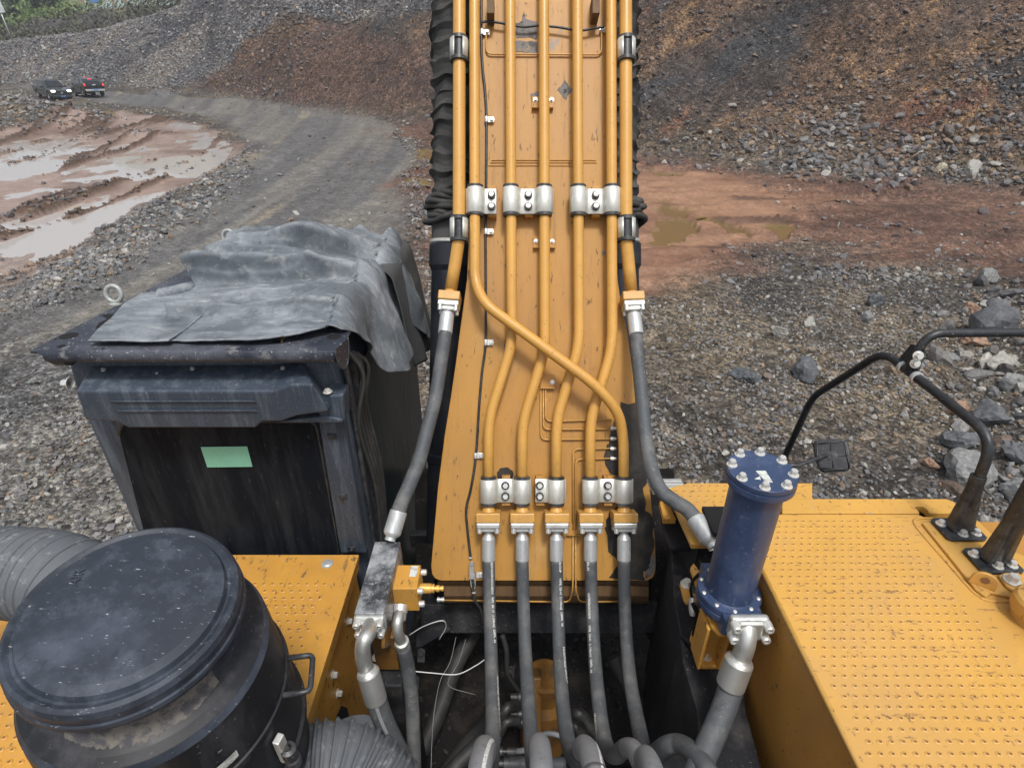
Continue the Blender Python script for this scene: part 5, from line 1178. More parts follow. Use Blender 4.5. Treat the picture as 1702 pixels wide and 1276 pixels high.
# hose flange at the near end, with elbow, ferrule and hose
c = W3(-.526, 1.385, 1.80); mb = MB(); mb.box(c, .115, .03, .08); mb.box(c+Vector((0, -.022, 0)), .07, .02, .07); ff = mb.build('split_flange', 'steel', EX, bevel=.012, seg=3)
for sx in (-1, 1):
    for sz in (-1, 1):
        mb = MB(); mb.lathe(c+Vector((sx*.042, -.012, sz*.026)), (0, -1, 0), [(.013, 0), (.013, .026), (.010, .03), (.006, .03), (.006, .018), (0, .018)], 16); mb.build('bolt', 'bolt', ff)
e1 = [c+Vector((0, .0, .0)), P(612, 1052, 1.96), P(604, 1068, 1.93), P(603, 1090, 1.95), P(608, 1112, 1.99)]
mb = MB(); mb.tube(crv(e1, 10), .0265, 20); mb.build('elbow_pipe', 'steel', EX)
a = P(609, 1108, 1.98); b = P(625, 1163, 2.02); ferrule(a, b-a, .040, (b-a).length, neck=.012, mat='steel')
hose([P(624, 1158, 2.02), P(637, 1195, 2.03), P(655, 1235, 2.04), P(680, 1285, 2.05), P(710, 1350, 2.06)], .0365)
def stripe(pl, r, dir_, w, name='print_stripe', mat='print', par=None):
    """narrow printed band lying on the hose, on the side facing dir_"""
    mb = MB(); vs = []
    for i, p in enumerate(pl):
        t = (pl[min(i+1, len(pl)-1)]-pl[max(i-1, 0)]).normalized(); d = Vector(dir_[i] if isinstance(dir_, list) else dir_); d = (d-t*d.dot(t)).normalized(); s_ = t.cross(d)
        for k in range(4):
            a_ = (k/3-.5)*w/r; vs.append(p+(d*math.cos(a_)+s_*math.sin(a_))*(r+.0007))
    mb.add(vs, [(4*i+k, 4*i+k+1, 4*i+k+5, 4*i+k+4) for i in range(len(pl)-1) for k in range(3)], True); return mb.build(name, mat, par or EX)
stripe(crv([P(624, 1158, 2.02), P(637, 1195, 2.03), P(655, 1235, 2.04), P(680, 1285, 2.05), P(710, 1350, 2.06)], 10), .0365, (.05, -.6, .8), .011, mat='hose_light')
# second elbow under the relief valve
n0 = W3(-.452, 1.538, 1.905)
mb = MB(); mb.lathe(n0, (0, -.8, -.5), [(.031, -.01), (.031, .022), (.027, .024), (.027, .05), (.020, .055)], 6); nut = mb.build('hose_nut', 'bolt', EX)
mb = MB(); mb.tube(crv([P(664, 1018, 2.17), P(661, 1034, 2.14), P(662, 1052, 2.15), P(668, 1068, 2.2)], 8), .020, 18); mb.build('elbow_pipe', 'steel', EX)
mb = MB(); mb.lathe(P(667, 1064, 2.19), P(671, 1082, 2.24)-P(667, 1064, 2.19), [(.020, 0), (.028, .004), (.030, .02), (.026, .022), (.026, .05)], 22); mb.build('ferrule', 'steel', EX)
hose([P(670, 1074, 2.22), P(678, 1110, 2.27), P(684, 1160, 2.30), P(687, 1220, 2.3), P(689, 1300, 2.3), P(690, 1380, 2.3)], .0285)
# bracket and leg carrying the block
mb = MB(); mb.box(W3(-.50, 1.50, 2.02), .09, .18, .20); mb.prism([PD(x, y, 2.13) for x, y in [(626, 1068), (668, 1068), (670, 1108), (634, 1108)]][::-1], (0, 0, -.02)); mb.prism([PX(x, y, -.47) for x, y in [(640, 1050), (652, 1040), (660, 1068), (640, 1078)]], (-.015, 0, 0))
bk = mb.build('valve_bracket', 'rustbracket' if 'rustbracket' in M else 'motor', EX, bevel=.004)
for x, y in ((651, 1092), (627, 1092)):
    mb = MB(); mb.hexbolt(PD(x, y, 2.129), (0, 0, 1), .014, .02); mb.build('bolt', 'bolt', bk)
M['frame'] = paint('black_frame', (.016, .017, .021), .55, spec=.25, layers=[((.10, .095, .09), 7, .5, .8, .5, (1, 1, 1), .8), ((.25, .24, .22), 70, .70, .74, .6, (1, 1, 1), .8)])
mb = MB(); mb.box(W3(-.51, 1.47, 2.75), .14, .22, 1.2); mb.build('frame_post', 'frame', EX, bevel=.008)
# ================= BLUE FILTER, RIGHT DECK, RAILS, MIRROR, BAY =================
M['yellowb'] = M['yellow']
FX, FD_ = .749, 1.34
o0 = Vector((FX, FD_, CAMH))
mb = MB(); mb.lathe(o0, (0, 0, 1), [(.079, -1.575), (.079, -1.095), (.082, -1.09)], 64); bf = mb.build('hydraulic_filter', 'blue', EX)
mb = MB(); mb.lathe(o0, (0, 0, 1), [(0, -1.052), (.098, -1.052), (.1005, -1.0545), (.1005, -1.068), (.0965, -1.069), (.0965, -1.072), (.102, -1.073), (.102, -1.092), (.098, -1.095), (.078, -1.096)], 72); capo = mb.build('end_cap', 'blue', bf)
for k in range(8):
    a = math.radians(22.5+45*k+6); mb = MB(); mb.hexbolt(o0+Vector((math.cos(a)*.086, math.sin(a)*.086, -1.052)), (0, 0, 1), .0105, .017); mb.build('bolt', 'bolt', capo)
c = PD(1268, 792, 1.0515)
mb = MB(); mb.prism([PD(x, y, 1.0512) for x, y in [(1256, 782), (1272.5, 782), (1284.5, 801), (1277, 801.5), (1270, 798), (1266, 792.5), (1263, 790)]][::-1], (0, 0, -.0008)); mb.prism([PD(x, y, 1.0512) for x, y in [(1263, 791), (1265, 797), (1254, 795.5)]], (0, 0, -.0008)); mb.build('torn_sticker', 'label', capo)
mb = MB(); mb.lathe(o0, (0, 0, 1), [(.079, -1.562), (.084, -1.567), (.104, -1.568), (.1055, -1.572), (.1055, -1.590), (.101, -1.592), (.101, -1.596), (.1055, -1.598), (.1055, -1.616), (.098, -1.620), (.09, -1.645), (0, -1.645)], 64); bs = mb.build('base_flange', 'blue', bf)
for k in range(10):
    a = math.radians(10+36*k); mb = MB(); mb.lathe(o0+Vector((math.cos(a)*.0935, math.sin(a)*.0935, -1.568)), (0, 0, 1), [(.007, 0), (.007, .004), (.004, .006), (0, .006)], 12); mb.build('bolt', 'bolt', bs)
for q_ in ((W3(.763, 1.268, 1.612), .135, .10, .082), (W3(.728, 1.45, 1.64), .065, .07, .10)):
    mb = MB(); mb.box(*q_); mb.build('port_block', 'blue', bf, bevel=.010, seg=3)
pc = W3(.766, 1.212, 1.582); mb = MB(); mb.box(pc+Vector((0, -.004, 0)), .125, .028, .085); mb.box(pc+Vector((0, -.024, .0)), .085, .02, .085); fl = mb.build('split_flange', 'steel', bf, bevel=.012, seg=3)
for sx in (-1, 1):
    for sz in (-1, 1):
        mb = MB(); mb.lathe(pc+Vector((sx*.052, -.016, sz*.026)), (0, -1, 0), [(.0145, 0), (.0145, .028), (.012, .032), (.007, .032), (.007, .02), (0, .02)], 16); mb.build('bolt', 'bolt', fl)
e1 = [P(1236, 1028, 1.835), P(1241, 1046, 1.81), P(1240, 1068, 1.805), P(1232, 1092, 1.825), P(1229, 1100, 1.83)]
mb = MB(); mb.tube(crv(e1, 10), .0305, 22); mb.build('elbow_pipe', 'steel', EX)
a = P(1232, 1088, 1.82); b = P(1214, 1138, 1.85); ferrule(a, b-a, .0455, (b-a).length, neck=.012, mat='steel')
hose([P(1216, 1140, 1.855), P(1204, 1175, 1.845), P(1189, 1212, 1.82), P(1170, 1255, 1.78), P(1148, 1310, 1.72)], .0395, 'hose_worn' if 'hose_worn' in M else 'hose')
# bracket under the filter
def dpoly(pl, dn, th, name, mat, par=EX, bevel=.003):
    pts_ = [PD(x, y, dn) for x, y in pl]; mb = MB()
    ar = sum(pts_[i].x*pts_[(i+1) % len(pts_)].y-pts_[(i+1) % len(pts_)].x*pts_[i].y for i in range(len(pts_)))
    if ar < 0: pts_ = pts_[::-1]
    mb.prism(pts_, (0, 0, -th)); return mb.build(name, mat, par, bevel=bevel)
fb_ = dpoly([(1147, 943), (1153, 935), (1164, 950), (1190, 985), (1235, 1000), (1245, 1053), (1196, 1053), (1183, 1040), (1170, 1005), (1158, 975)], 1.665, .016, 'filter_bracket', 'yellow')
dpoly([(1130, 969), (1136, 964), (1145, 964), (1152, 985), (1160, 988), (1160, 997), (1148, 998), (1142, 1002), (1137, 996)], 1.80, .014, 'bracket_ear', 'yellow', fb_)
mb = MB(); mb.hexbolt(PD(1141, 971, 1.80), (0, 0, 1), .016, .022); mb.build('bolt', 'bolt', fb_)
mb = MB(); p0 = PD(1168, 1020, 1.76); p1 = PD(1205, 1040, 1.76)
mb.box(W3(.676, 1.31, 1.79), .012, .09, .22); mb.box(W3(.752, 1.31, 1.79), .012, .09, .22); mb.box(W3(.714, 1.315, 1.79), .066, .012, .22); mb.build('bracket_post', 'yellow', fb_, bevel=.003)
dpoly([(1147, 1058), (1150, 1046), (1156, 1049), (1162, 1078), (1200, 1078), (1200, 1107), (1168, 1107), (1160, 1100)], 1.90, .018, 'bracket_foot', 'yellow', fb_)
for x, y in ((1173, 1088), (1199, 1086)):
    mb = MB(); mb.hexbolt(PD(x, y, 1.90), (0, 0, 1), .017, .024); mb.build('bolt', 'bolt', fb_)
# pressure sensor lead
mb = MB(); mb.tube(crv([PD(1150, 992, 1.72), PD(1148, 978, 1.68), PD(1152, 964, 1.66), PD(1160, 955, 1.66), PD(1163, 950, 1.70)], 8), .0055, 8); mb.build('sensor_cable', 'dark', EX)
mb = MB(); mb.lathe(PD(1151, 1000, 1.74), (0, -.5, -.9), [(.012, -.02), (.014, 0), (.014, .03), (.010, .05)], 12); mb.build('sensor_plug', 'bolt', EX)
mb = MB(); mb.tube(crv([P(1152, 1003, 2.08), P(1158, 1022, 2.1), P(1154, 1050, 2.15), P(1143, 1090, 2.25), P(1132, 1130, 2.35), P(1122, 1165, 2.42)], 8), .0085, 10); mb.build('sensor_cable', 'dark', EX)
mb = MB(); mb.hexbolt(P(1121, 1168, 2.42), OUT, .014, .02); mb.box(P(1128, 1182, 2.42), .03, .04, .01, (RIGHT, UP, OUT)); mb.build('cable_clip', 'bolt', EX)
# black frame left of the filter
M['frame'] = M['frame'] if 'frame' in M else paint('black_frame', (.03, .03, .034), .45)
dpoly([(1115, 909), (1168, 909), (1178, 1000), (1172, 1085), (1131, 1056), (1121, 1000)], 1.95, 1.3, 'side_frame', 'frame', EX, .006)
dpoly([(1131, 1058), (1160, 1100), (1235, 1100), (1240, 1180), (1300, 1400), (1180, 1400), (1158, 1180), (1135, 1100)], 1.945, 1.1, 'frame_rail', 'frame', EX, .006)
dpoly([(1098, 846), (1104, 833), (1130, 862), (1150, 905), (1160, 909), (1116, 909), (1104, 880)], 1.80, .03, 'frame_plate', 'frame', EX, .004)
# right deck
DK = 1.50
XE, X2, DF = .8565, 1.95, 1.636
mb = MB(); q = [W3(XE, -.2, DK), W3(X2, -.2, DK), W3(X2, 1.30, DK), W3(1.56, DF, DK), W3(XE, DF, DK)]
mb.prism(q, (0, 0, -.016)); dimples(mb, .895, 1.9, .30, 1.60, DK, .0295, lambda x, y: x < (1.445 if y > .95 else 1.445+(.95-y)*1.2), r=.0060, h=.0022)
deck = mb.build('deck_panel', ['deck', 'hole'], EX)
mb = MB(); mb.box(W3(1.40, .70, DK+.75), 1.08, 1.84, 1.455); mb.build('side_wall', 'deckside', deck)
mb = MB(); mb.tube([W3(XE+.002, -.2, DK+.006), W3(XE+.002, DF, DK+.006)], .008, 10); mb.tube([W3(XE, DF-.002, DK+.006), W3(1.56, DF-.002, DK+.006)], .007, 8); mb.build('rounded_edge', 'deck', deck)
# front strip with notch, and rim to the right
st = [(1300, 828.5), (1572, 828.5), (1583, 832), (1597, 842), (1618, 857), (1600, 856), (1595, 852.5), (1545, 852.5), (1541, 846), (1534, 841), (1524, 840.5), (1520, 842), (1524, 846), (1529, 852.5), (1300, 852.5)]
dpoly(st, DK+.004, .03, 'front_strip', 'deck', deck, .003)
dpoly([(1519, 853), (1556, 853), (1548, 846), (1530, 842)], DK+.05, .02, 'lug', 'frame', deck)
mb = MB(); mb.box(W3(1.25, 1.675, DK+.07), .95, .15, .02); mb.box(W3(1.70, 1.45, DK+.10), .14, .50, .02); mb.build('dark_gap_floor', 'void', deck)  # near-black plates paint the dark seen down the gaps
rim = [(1604, 846), (1702, 944), (1760, 1002), (1760, 1040), (1702, 982), (1690, 955), (1688, 944), (1650, 905), (1612, 868), (1600, 852)]
dpoly([(1600, 848), (1618, 857), (1720, 957), (1800, 1040), (1800, 1070), (1702, 968), (1608, 876)], DK+.02, .04, 'outer_rim', 'deck', deck, .003)
# raised mounting pad for the rails
dpoly([(1533, 868), (1546, 864), (1600, 864), (1640, 905), (1682, 945), (1720, 985), (1720, 1000), (1648, 984), (1640, 992), (1622, 978)], DK-.012, .012, 'mounting_pad', 'deck', deck, .004)
mb = MB()
pl = [(1519, 868), (1522, 861), (1540, 860)]
mb.tube(crv([PD(x, y, DK-.001) for x, y in [(1560, 861), (1525, 862), (1520, 870), (1535, 890), (1570, 930), (1605, 970), (1622, 987), (1645, 998), (1702, 999), (1760, 1000)]], 8), .005, 8); mb.build('weld_bead', 'deck', deck)
mb = MB(); mb.box(W3(1.62, 1.34, DK+.012), .10, .02, .0)
mb = MB(); cx_ = PD(1637, 967, DK-.012)
def lug(px, py):
    c = PD(px, py, DK-.012); ax = Vector((.82, -.57, 0)).normalized(); s_ = Vector((0, 0, 1)); pts_ = []
    for k in range(13): a_ = math.pi*k/12; pts_.append(c+ax*math.cos(a_)*.034+s_*(.028+math.sin(a_)*.028))
    pts_ = [c+ax*.036]+pts_+[c-ax*.036]; nn = ax.cross(s_)
    inner = [c+ax*math.cos(2*math.pi*k/16)*.013+s_*(.03+math.sin(2*math.pi*k/16)*.013) for k in range(16)]
    mb = MB(); mb.prism([p-nn*.006 for p in pts_], nn*.012); o = mb.build('lifting_lug', 'deck', deck, bevel=.002)
    mb = MB(); mb.add([p-nn*.0072 for p in inner], [tuple(range(16))[::-1]]); mb.add([p+nn*.0072 for p in inner], [tuple(range(16))]); mb.build('eye', 'hole', o)
lug(1631, 973)
dpoly([(1660, 955), (1684, 945), (1760, 1000), (1760, 1030), (1674, 974)], DK-.024, .010, 'clip_plate', 'deck', deck, .003)
mb = MB(); mb.hexbolt(PD(1682, 965, DK-.026), (0, 0, 1), .017, .022); mb.build('bolt', 'bolt', deck)
# filler cap at the edge
c = PD(1718, 1030, DK-.0); mb = MB(); mb.lathe(c, (0, 0, 1), [(.06, 0), (.06, .03), (.072, .032), (.075, .05), (.075, .075), (.068, .085), (0, .088)], 40); mb.build('filler_cap', 'deck', deck)
for x, y in ((1697, 1005), (1740, 1090)):
    mb = MB(); mb.hexbolt(PD(x, y, DK), (0, 0, 1), .013, .018); mb.build('bolt', 'bolt', deck)
# lower front deck with the step
dk2 = MB(); LDK = 1.66
pl = [PD(x, y, LDK) for x, y in [(1150, 905), (1108, 812), (1142, 803), (1214, 803), (1350, 803), (1350, 845), (1290, 905)]][::-1]
dk2.prism(pl, (0, 0, -.02)); 
def _in(x, y, poly=[(p.x, p.y) for p in pl]):
    c = False; n = len(poly)
    for i in range(n):
        (x0, y0), (x1, y1) = poly[i], poly[(i+1) % n]
        if (y0 > y) != (y1 > y) and x < (x1-x0)*(y-y0)/(y1-y0)+x0: c = not c
    return c
dimples(dk2, .70, 1.4, 1.6, 2.2, LDK, .036, lambda x, y: _in(x, y) and _in(x-.03, y) and _in(x, y+.02), r=.006)
fd = dk2.build('front_deck', ['deck', 'hole'], EX)
dpoly([(1325, 812), (1340, 816), (1352, 828), (1352, 840), (1300, 840), (1300, 810)], LDK-.04, .03, 'corner_plate', 'deck', fd, .003)
mb = MB(); pz = [PD(x, y, LDK+.03) for x, y in [(1108, 812), (1095, 826), (1110, 862), (1150, 912)]]; mb.prism([PD(x, y, LDK+.08) for x, y in [(1096, 832), (1110, 832), (1124, 862), (1103, 862)]][::-1], (0, 0, -.03)); mb.build('deck_edge', 'yellow', fd, bevel=.003)
mb = MB()
for k in range(4): mb.box(PD(1104+k*3, 800+k*5.5, LDK+.04), .16, .022, .02)
mb.build('step_tread', 'steel', fd, bevel=.003)
mb = MB(); mb.box(W3(1.04, 1.86, LDK+.72), .54, .34, 1.34); mb.build('front_box', 'frame', fd)
# rails
RX = 1.64
def rail(pts, r, name='handrail', par=EX, rf=.09, mat='black'):
    mb = MB(); mb.tube(fillet(pts, rf, 8), r, 20); return mb.build(name, mat, par)
hr_ = rail([W3(RX, 1.535, 1.47), W3(RX+.005, 1.58, 1.105), W3(RX, 2.23, 1.095), W3(RX, 2.64, 1.57), W3(RX-.01, 2.735, 2.14)], .0178)
j = W3(RX, 2.03, 1.10)
rail([W3(RX, 2.05, 1.09), W3(RX+.02, 2.06, .93), W3(2.5, 2.06, .925), W3(2.9, 1.6, .93)], .0175, 'handrail_branch', hr_, .07)
mb = MB()
for D in (1.99, 2.08): mb.lathe(W3(RX, D, 1.099), (0, 1, 0), [(.0185, 0), (.0255, .002), (.0255, .016), (.0185, .018)], 22)
mb.build('pipe_collar', 'ferrule', hr_); 
mb = MB(); mb.prism([W3(RX-.006, 2.0, 1.09), W3(RX-.006, 2.13, 1.09), W3(RX+.012, 2.11, 1.0), W3(RX+.012, 2.03, .99)], (.010, 0, 0)); mb.build('clamp_plate', 'black', hr_, bevel=.002)
for D, dn in ((2.02, 1.045), (2.02, 1.01)):
    mb = MB(); mb.hexbolt(W3(RX-.012, D, dn), (-.3, -1, .3), .013, .02); mb.build('bolt', 'bolt', hr_)
def post(cx, cy, dn, hh, ax, r0):
    base = W3(cx, cy, dn); mb = MB(); q = []
    mb.prism([base+Vector((a*.072, b*.056, .010)) for a, b in ((-1, -.8), (-.8, -1), (.8, -1), (1, -.8), (1, .8), (.8, 1), (-.8, 1), (-1, .8))], (0, 0, -.010)); pl_ = mb.build('rail_post', 'black', EX, bevel=.002)
    mb = MB(); ax = Vector(ax).normalized(); mb.box(base+Vector((.0, .0, .01))+ax*hh*.5, .085, .05, hh, (Vector((1, 0, 0)), Vector((0, 1, 0)), ax), taper=.56); mb.build('tapered_foot', 'black', pl_, bevel=.010)
    mb = MB(); mb.lathe(base+ax*hh*.6, ax, [(r0, 0), (r0, hh*.62), (r0*.95, hh*.63), (.012, hh*.63)], 22); mb.build('sleeve', 'black', pl_)
    for a, b in ((-1, .55), (-.15, -.72), (.85, -.60), (.9, .6)):
        mb = MB(); mb.hexbolt(base+Vector((a*.052, b*.042, .010)), (0, 0, 1), .0115, .016); mb.build('bolt', 'bolt', pl_)
    return pl_
post(1.638, 1.535, 1.484, .19, (.013, .123, 1), .0245)
post(1.652, 1.385, 1.484, .30, (.032, .032, 1), .034)
rail([W3(1.655, 1.385, 1.45), W3(1.67, 1.40, .88), W3(1.67, .3, .85)], .030, 'rear_handrail')
# mirror
mc = W3(RX-.008, 2.72, 2.10); mb = MB(); mb.lathe(mc, (0, .05, 1), [(.03, -.035), (.03, .04), (.018, .045)], 20); mb.box(mc+Vector((0, -.03, 0)), .05, .03, .06); mb.build('mirror_clamp', 'black', hr_, bevel=.003)
mb = MB(); mb.hexbolt(mc+Vector((-.01, -.048, .01)), (0, -1, 0), .008, .01); mb.build('bolt', 'bolt', hr_)
M_c = PY(1383, 757, 2.78); mb = MB(); mb.tube([mc, mc+Vector((.10, .01, -.01)), Vector((M_c.x, M_c.y+.02, M_c.z))], .013, 12); arm = mb.build('mirror_arm', 'black', EX)
ax_n = ((C0-M_c).normalized()+Vector((.05, 0, .15))).normalized(); ax_x = Vector((1, .1, -.12)); ax_x = (ax_x-ax_n*ax_x.dot(ax_n)).normalized(); ax_y = ax_n.cross(ax_x)
k = (M_c-C0).dot(FWD)/FPX
out_ = [(-26, 22), (-20, 26), (18, 27), (25, 21), (27, 5), (25, -18), (18, -25), (-14, -26), (-21, -22), (-26, 0)]
pts_ = [M_c+ax_x*x*k+ax_y*(y*k*1.04) for x, y in out_]
if (pts_[1]-pts_[0]).cross(pts_[2]-pts_[1]).dot(ax_n) < 0: pts_ = pts_[::-1]
mb = MB(); mb.prism(pts_, ax_n*-.04); mo = mb.build('mirror', 'black', arm, bevel=.012, seg=3)
mb = MB()
for t_ in (-.5, 0, .5):
    mb.tube([M_c+ax_x*t_*46*k-ax_y*22*k+ax_n*.001, M_c+ax_x*t_*40*k+ax_y*22*k+ax_n*.001], .0045, 6); mb.tube([M_c+ax_y*t_*40*k-ax_x*22*k+ax_n*.001, M_c+ax_y*t_*46*k+ax_x*22*k+ax_n*.001], .0045, 6)
mb.lathe(M_c, ax_n, [(.03, -.002), (.03, .004), (0, .006)], 16); mb.build('rib', 'black', mo)
# ---------------- machinery bay under the hoses ----------------
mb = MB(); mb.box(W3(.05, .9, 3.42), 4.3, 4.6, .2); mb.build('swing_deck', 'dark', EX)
mb = MB(); mb.box(W3(0.02, 2.62, 2.60), 1.32, .05, .10); mb.build('cross_beam', 'frame', EX, bevel=.004)
mb = MB(); mb.prism([P(700, 1004, 3.05), P(1135, 1004, 3.05), P(1135, 1052, 3.05), P(740, 1052, 3.05), P(700, 1062, 3.05)][::-1], FWD*.10); mb.build('cross_beam', 'frame', EX, bevel=.004)
mb = MB(); mb.prism([P(690, 905, 3.2), P(722, 905, 3.2), P(722, 1000, 3.2), P(690, 1040, 3.2)][::-1], FWD*.05); mb.prism([P(1085, 880, 3.1), P(1122, 880, 3.1), P(1132, 1075, 3.1), P(1110, 1062, 3.1), P(1080, 1045, 3.1)][::-1], FWD*.05); mb.prism([P(690, 780, 3.6), P(1120, 780, 3.6), P(1140, 1000, 3.6), P(690, 1000, 3.6)][::-1], FWD*.05); mb.build('boom_foot_bracket', 'dark', EX, bevel=.004)
mb = MB(); mb.prism([P(693, 1052, 2.85), P(740, 1036, 2.95), P(750, 1046, 2.95), P(700, 1075, 2.8), P(690, 1075, 2.8)][::-1], FWD*.05); mb.build('gusset', 'frame', EX, bevel=.003)
# pump drive: yellow motor with pipe stubs
mc = P(905, 1150, 3.05); ax = Vector((0, .12, 1)).normalized(); mb = MB(); mb.lathe(mc, ax, [(.13, -.5), (.13, -.05), (.105, .0), (.105, .12), (.095, .14), (0, .14)], 40); mot = mb.build('swing_motor', 'motor', EX)
mb = MB(); mb.box(P(884, 1170, 2.98), .10, .12, .34, (RIGHT, OUT, UP)); mb.build('port_plate', 'motor', mot, bevel=.008)
for k, y in enumerate((1158, 1172, 1186, 1200)):
    mb = MB(); mb.lathe(P(868, y, 2.92), -RIGHT, [(.028, -.03), (.028, .02), (.020, .025), (.020, .06)], 12); mb.build('pipe_fitting', 'shadepipe', mot)
for pl, r in (([(862, 1172, 2.9), (845, 1175, 2.85), (834, 1188, 2.85), (822, 1215, 2.9)], .026), ([(862, 1198, 2.88), (846, 1198, 2.85), (836, 1206, 2.85), (826, 1228, 2.9)], .024), ([(945, 1182, 2.9), (960, 1184, 2.85), (972, 1194, 2.85), (990, 1215, 2.85), (1015, 1250, 2.85)], .030), ([(945, 1206, 2.9), (955, 1206, 2.85), (966, 1220, 2.85), (975, 1240, 2.85)], .024)):
    mb = MB(); mb.tube(crv([P(*a) for a in pl], 8), r, 14); mb.build('branch_pipe', 'shadepipe', EX)
for pl, r, m_ in (([(832, 1180, 3.0), (812, 1200, 2.9), (780, 1232, 2.75), (742, 1285, 2.6), (715, 1330, 2.5)], .040, 'blackhose'), ([(806, 1228, 2.4), (770, 1260, 2.35), (735, 1300, 2.3)], .032, 'blackhose'), ([(1020, 1090, 3.2), (1050, 1150, 3.15), (1080, 1210, 3.1), (1120, 1300, 3.0)], .045, 'blackhose'),
                  ([(1090, 1060, 3.2), (1065, 1010, 3.3)], .04, 'dark'), ([(700, 1250, 3.0), (730, 1180, 3.1), (760, 1100, 3.2), (790, 1050, 3.3)], .045, 'blackhose'), ([(835, 1055, 3.0), (842, 1080, 3.0), (843, 1110, 3.0), (850, 1130, 3.0), (862, 1148, 3.0)], .014, 'blackhose'), ([(846, 1266, 2.6), (880, 1268, 2.6), (940, 1270, 2.6)], .030, 'hose'), ([(856, 1248, 2.6), (875, 1244, 2.6), (890, 1225, 2.7), (915, 1218, 2.7), (945, 1228, 2.7)], .012, 'hose_light')):
    M.setdefault('blackhose', paint('black_hose_rubber', (.03, .03, .03), .6, layers=[((.1, .1, .095), 6, .5, .8, .5, (1, 1, 1))])); hose([P(*a) for a in pl], r, m_, name='service_hose')
mb = MB(); mb.lathe(P(826, 1268, 2.6), RIGHT, [(.016, 0), (.016, .03), (.032, .032), (.034, .08), (.032, .1), (.03, .1)], 16); mb.lathe(P(828, 1248, 2.6), RIGHT, [(.012, 0), (.018, .002), (.018, .02), (.008, .022), (.008, .04), (.017, .042), (.017, .08), (.014, .082)], 12); mb.build('hose_coupling', 'shadepipe', EX)
for pl in ([(688, 1115, 2.3), (720, 1118, 2.3), (760, 1120, 2.3), (790, 1106, 2.35), (805, 1096, 2.4)], [(680, 1055, 2.5), (705, 1040, 2.5), (735, 1031, 2.5), (741, 1042, 2.55), (730, 1062, 2.6)], [(758, 1058, 2.9), (748, 1100, 2.8), (732, 1130, 2.75), (722, 1180, 2.7), (718, 1230, 2.6), (716, 1290, 2.5)], [(774, 1062, 3.0), (762, 1100, 3.0), (746, 1128, 3.0), (750, 1142, 3.0), (790, 1154, 3.0)]):
    mb = MB(); mb.tube(crv([P(*a) for a in pl], 10), .0024 if pl[0][0] < 700 else .0013, 6); mb.build('loose_wire', 'white' if pl[0][0] < 700 else 'connector', EX)  # wires deep in the bay take a dimmed colour for its shade
for x, y, z in ((690, 1128, 2.7), (1093, 1112, 2.8), (1107, 1110, 2.8), (849, 1112, 3.0), (700, 1083, 2.8), (1121, 1200, 2.7)):
    mb = MB(); mb.hexbolt(P(x, y, z), OUT, .013, .02); mb.box(P(x, y+6, z+.01), .035, .06, .012, (RIGHT, UP, OUT)); mb.build('small_clip', 'shadepipe', EX)
# oily lumps on the bay floor, colour darkened for the shade there
r_ = np.random.default_rng(9); n = 900
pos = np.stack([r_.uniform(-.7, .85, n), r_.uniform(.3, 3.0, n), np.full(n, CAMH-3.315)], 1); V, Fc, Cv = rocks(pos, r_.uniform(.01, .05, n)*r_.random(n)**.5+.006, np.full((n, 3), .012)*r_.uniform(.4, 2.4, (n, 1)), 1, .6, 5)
o = link('bay_debris', mesh_np('bay_debris', V, Fc, Cv, [M['rock']])); tag(o, 'shade-darkened dirt crumbs lying in the oily bay under the hoses', 'debris', kind='stuff')
# ---------------- printing along the hoses ----------------
def hose_text(idx, s, t0, length, side, size=.0165, mat='print'):
    pl = HP[idx]; cum = [0]
    for a, b in zip(pl[:-1], pl[1:]): cum.append(cum[-1]+(b-a).length)
    me = text_mesh(s, size, 0.0, .0006); V = np.zeros(len(me.vertices)*3, np.float32); me.vertices.foreach_get('co', V); V = V.reshape(-1, 3)
    w_ = V[:, 0].max()-V[:, 0].min(); u = (V[:, 0]-V[:, 0].min())/w_*length+t0; vv = V[:, 1]-size*.35; r = .0303+.0008
    out = []
    ca = np.array(cum)
    for a, b in zip(u, vv):
        k = int(np.clip(np.searchsorted(ca, a)-1, 0, len(pl)-2)); f = (a-ca[k])/(ca[k+1]-ca[k]); p = pl[k].lerp(pl[k+1], f); t = (pl[k+1]-pl[k]).normalized()
        d = (OUT+RIGHT*side); d = (d-t*d.dot(t)).normalized(); s_ = t.cross(d); an = -b/r; out.append(p+(d*math.cos(an)+s_*math.sin(an))*r)
    for v, q in zip(me.vertices, out): v.co = q
    o = link('hose_print', me, mat, EX); return o
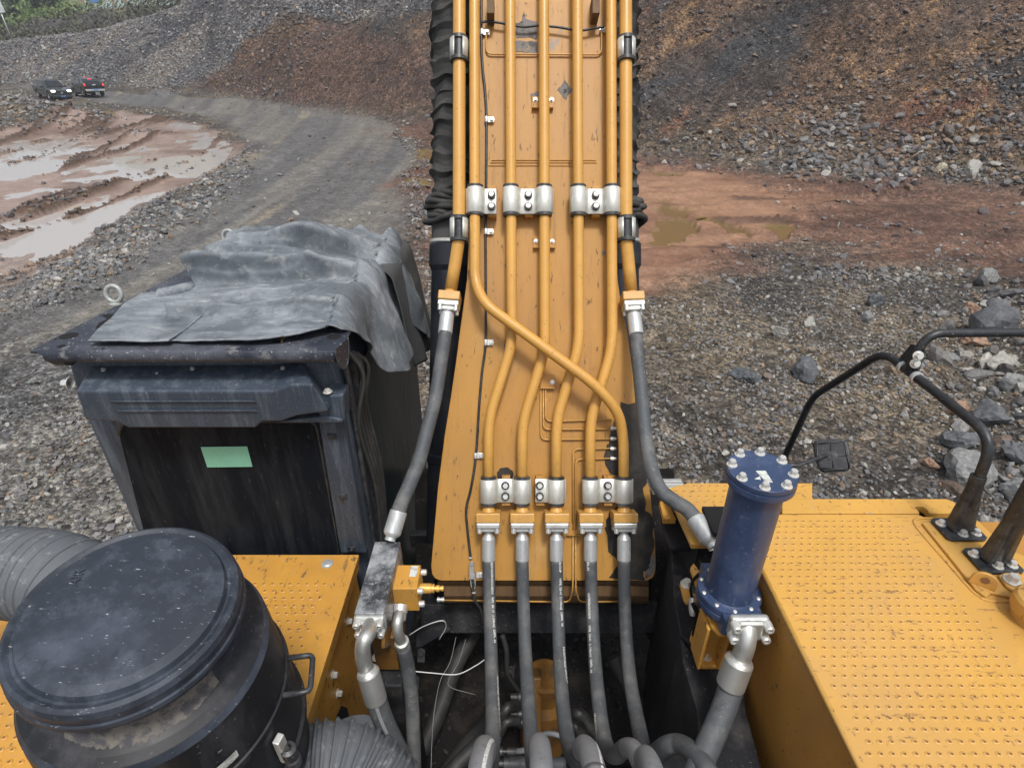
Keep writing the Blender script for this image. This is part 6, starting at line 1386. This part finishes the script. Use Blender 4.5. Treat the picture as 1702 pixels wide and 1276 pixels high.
for idx, side, st in ((0, .65, ((.006, .16, 'HUATONGMINGHUO GROUP'), (.18, .22, 'WPB  32I  41  (1.1/4inch)  32MPa  A6'), (.56, .26, 'HUATONG MINGHUO GROUP'), (.85, .2, '41 (1.1/4inch)  32MPa'))), (2, .55, ((.003, .055, 'GROUP'), (.085, .24, 'WPB  32I-41  (1.1/4inch)  32MPa  A6'), (.42, .17, 'HUATONG GROUP'))), (3, -.6, ((.003, .045, 'MPa A6'), (.16, .13, 'HUATONGMINGHUO GROUP'), (.32, .22, 'WPB  32I-41  (1.1/4inch)  32MPa  A6'), (.72, .16, 'HUATONG GROUP')))):
    for t0, ln, s in st: hose_text(idx, s, t0, ln, side)
stripe(HP[3][-42:-3], .0303, (.25, -.6, .8), .011); stripe(HP[0][-30:-2], .0303, (.25, -.3, .8), .010); stripe(HP[2][-26:-2], .0303, (.35, -.3, .8), .008)
for i in range(5):
    a, b = HP[i][-14], HP[i][-8]
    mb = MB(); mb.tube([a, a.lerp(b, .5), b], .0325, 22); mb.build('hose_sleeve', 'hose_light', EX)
# one more thick hose arching to the right
hose([P(1078, 1262, 2.1), P(1092, 1250, 2.0), P(1110, 1238, 1.92), P(1130, 1236, 1.88), P(1152, 1250, 1.8), P(1175, 1278, 1.72), P(1195, 1320, 1.65)], .031, 'hose')
hose([P(1085, 1300, 2.1), P(1105, 1272, 2.05), P(1128, 1264, 2.0), P(1150, 1278, 1.95), P(1170, 1310, 1.9)], .029, 'hose')

# ---------------- moist air over the quarry ----------------
def haze_box(dens):
    m = bpy.data.materials.new('haze_air'); m.use_nodes = True; t = m.node_tree; t.nodes.clear(); out = t.nodes.new('ShaderNodeOutputMaterial'); v = t.nodes.new('ShaderNodeVolumePrincipled')
    v.inputs['Color'].default_value = (.86, .91, 1, 1); v.inputs['Density'].default_value = dens; t.links.new(v.outputs[0], out.inputs['Volume'])
    mb = MB(); mb.box((0, 0, 22), 1400, 1400, 70); o = mb.build('haze', m); tag(o, 'thin moist haze over the whole quarry', 'haze', kind='stuff')
haze_box(.0011)
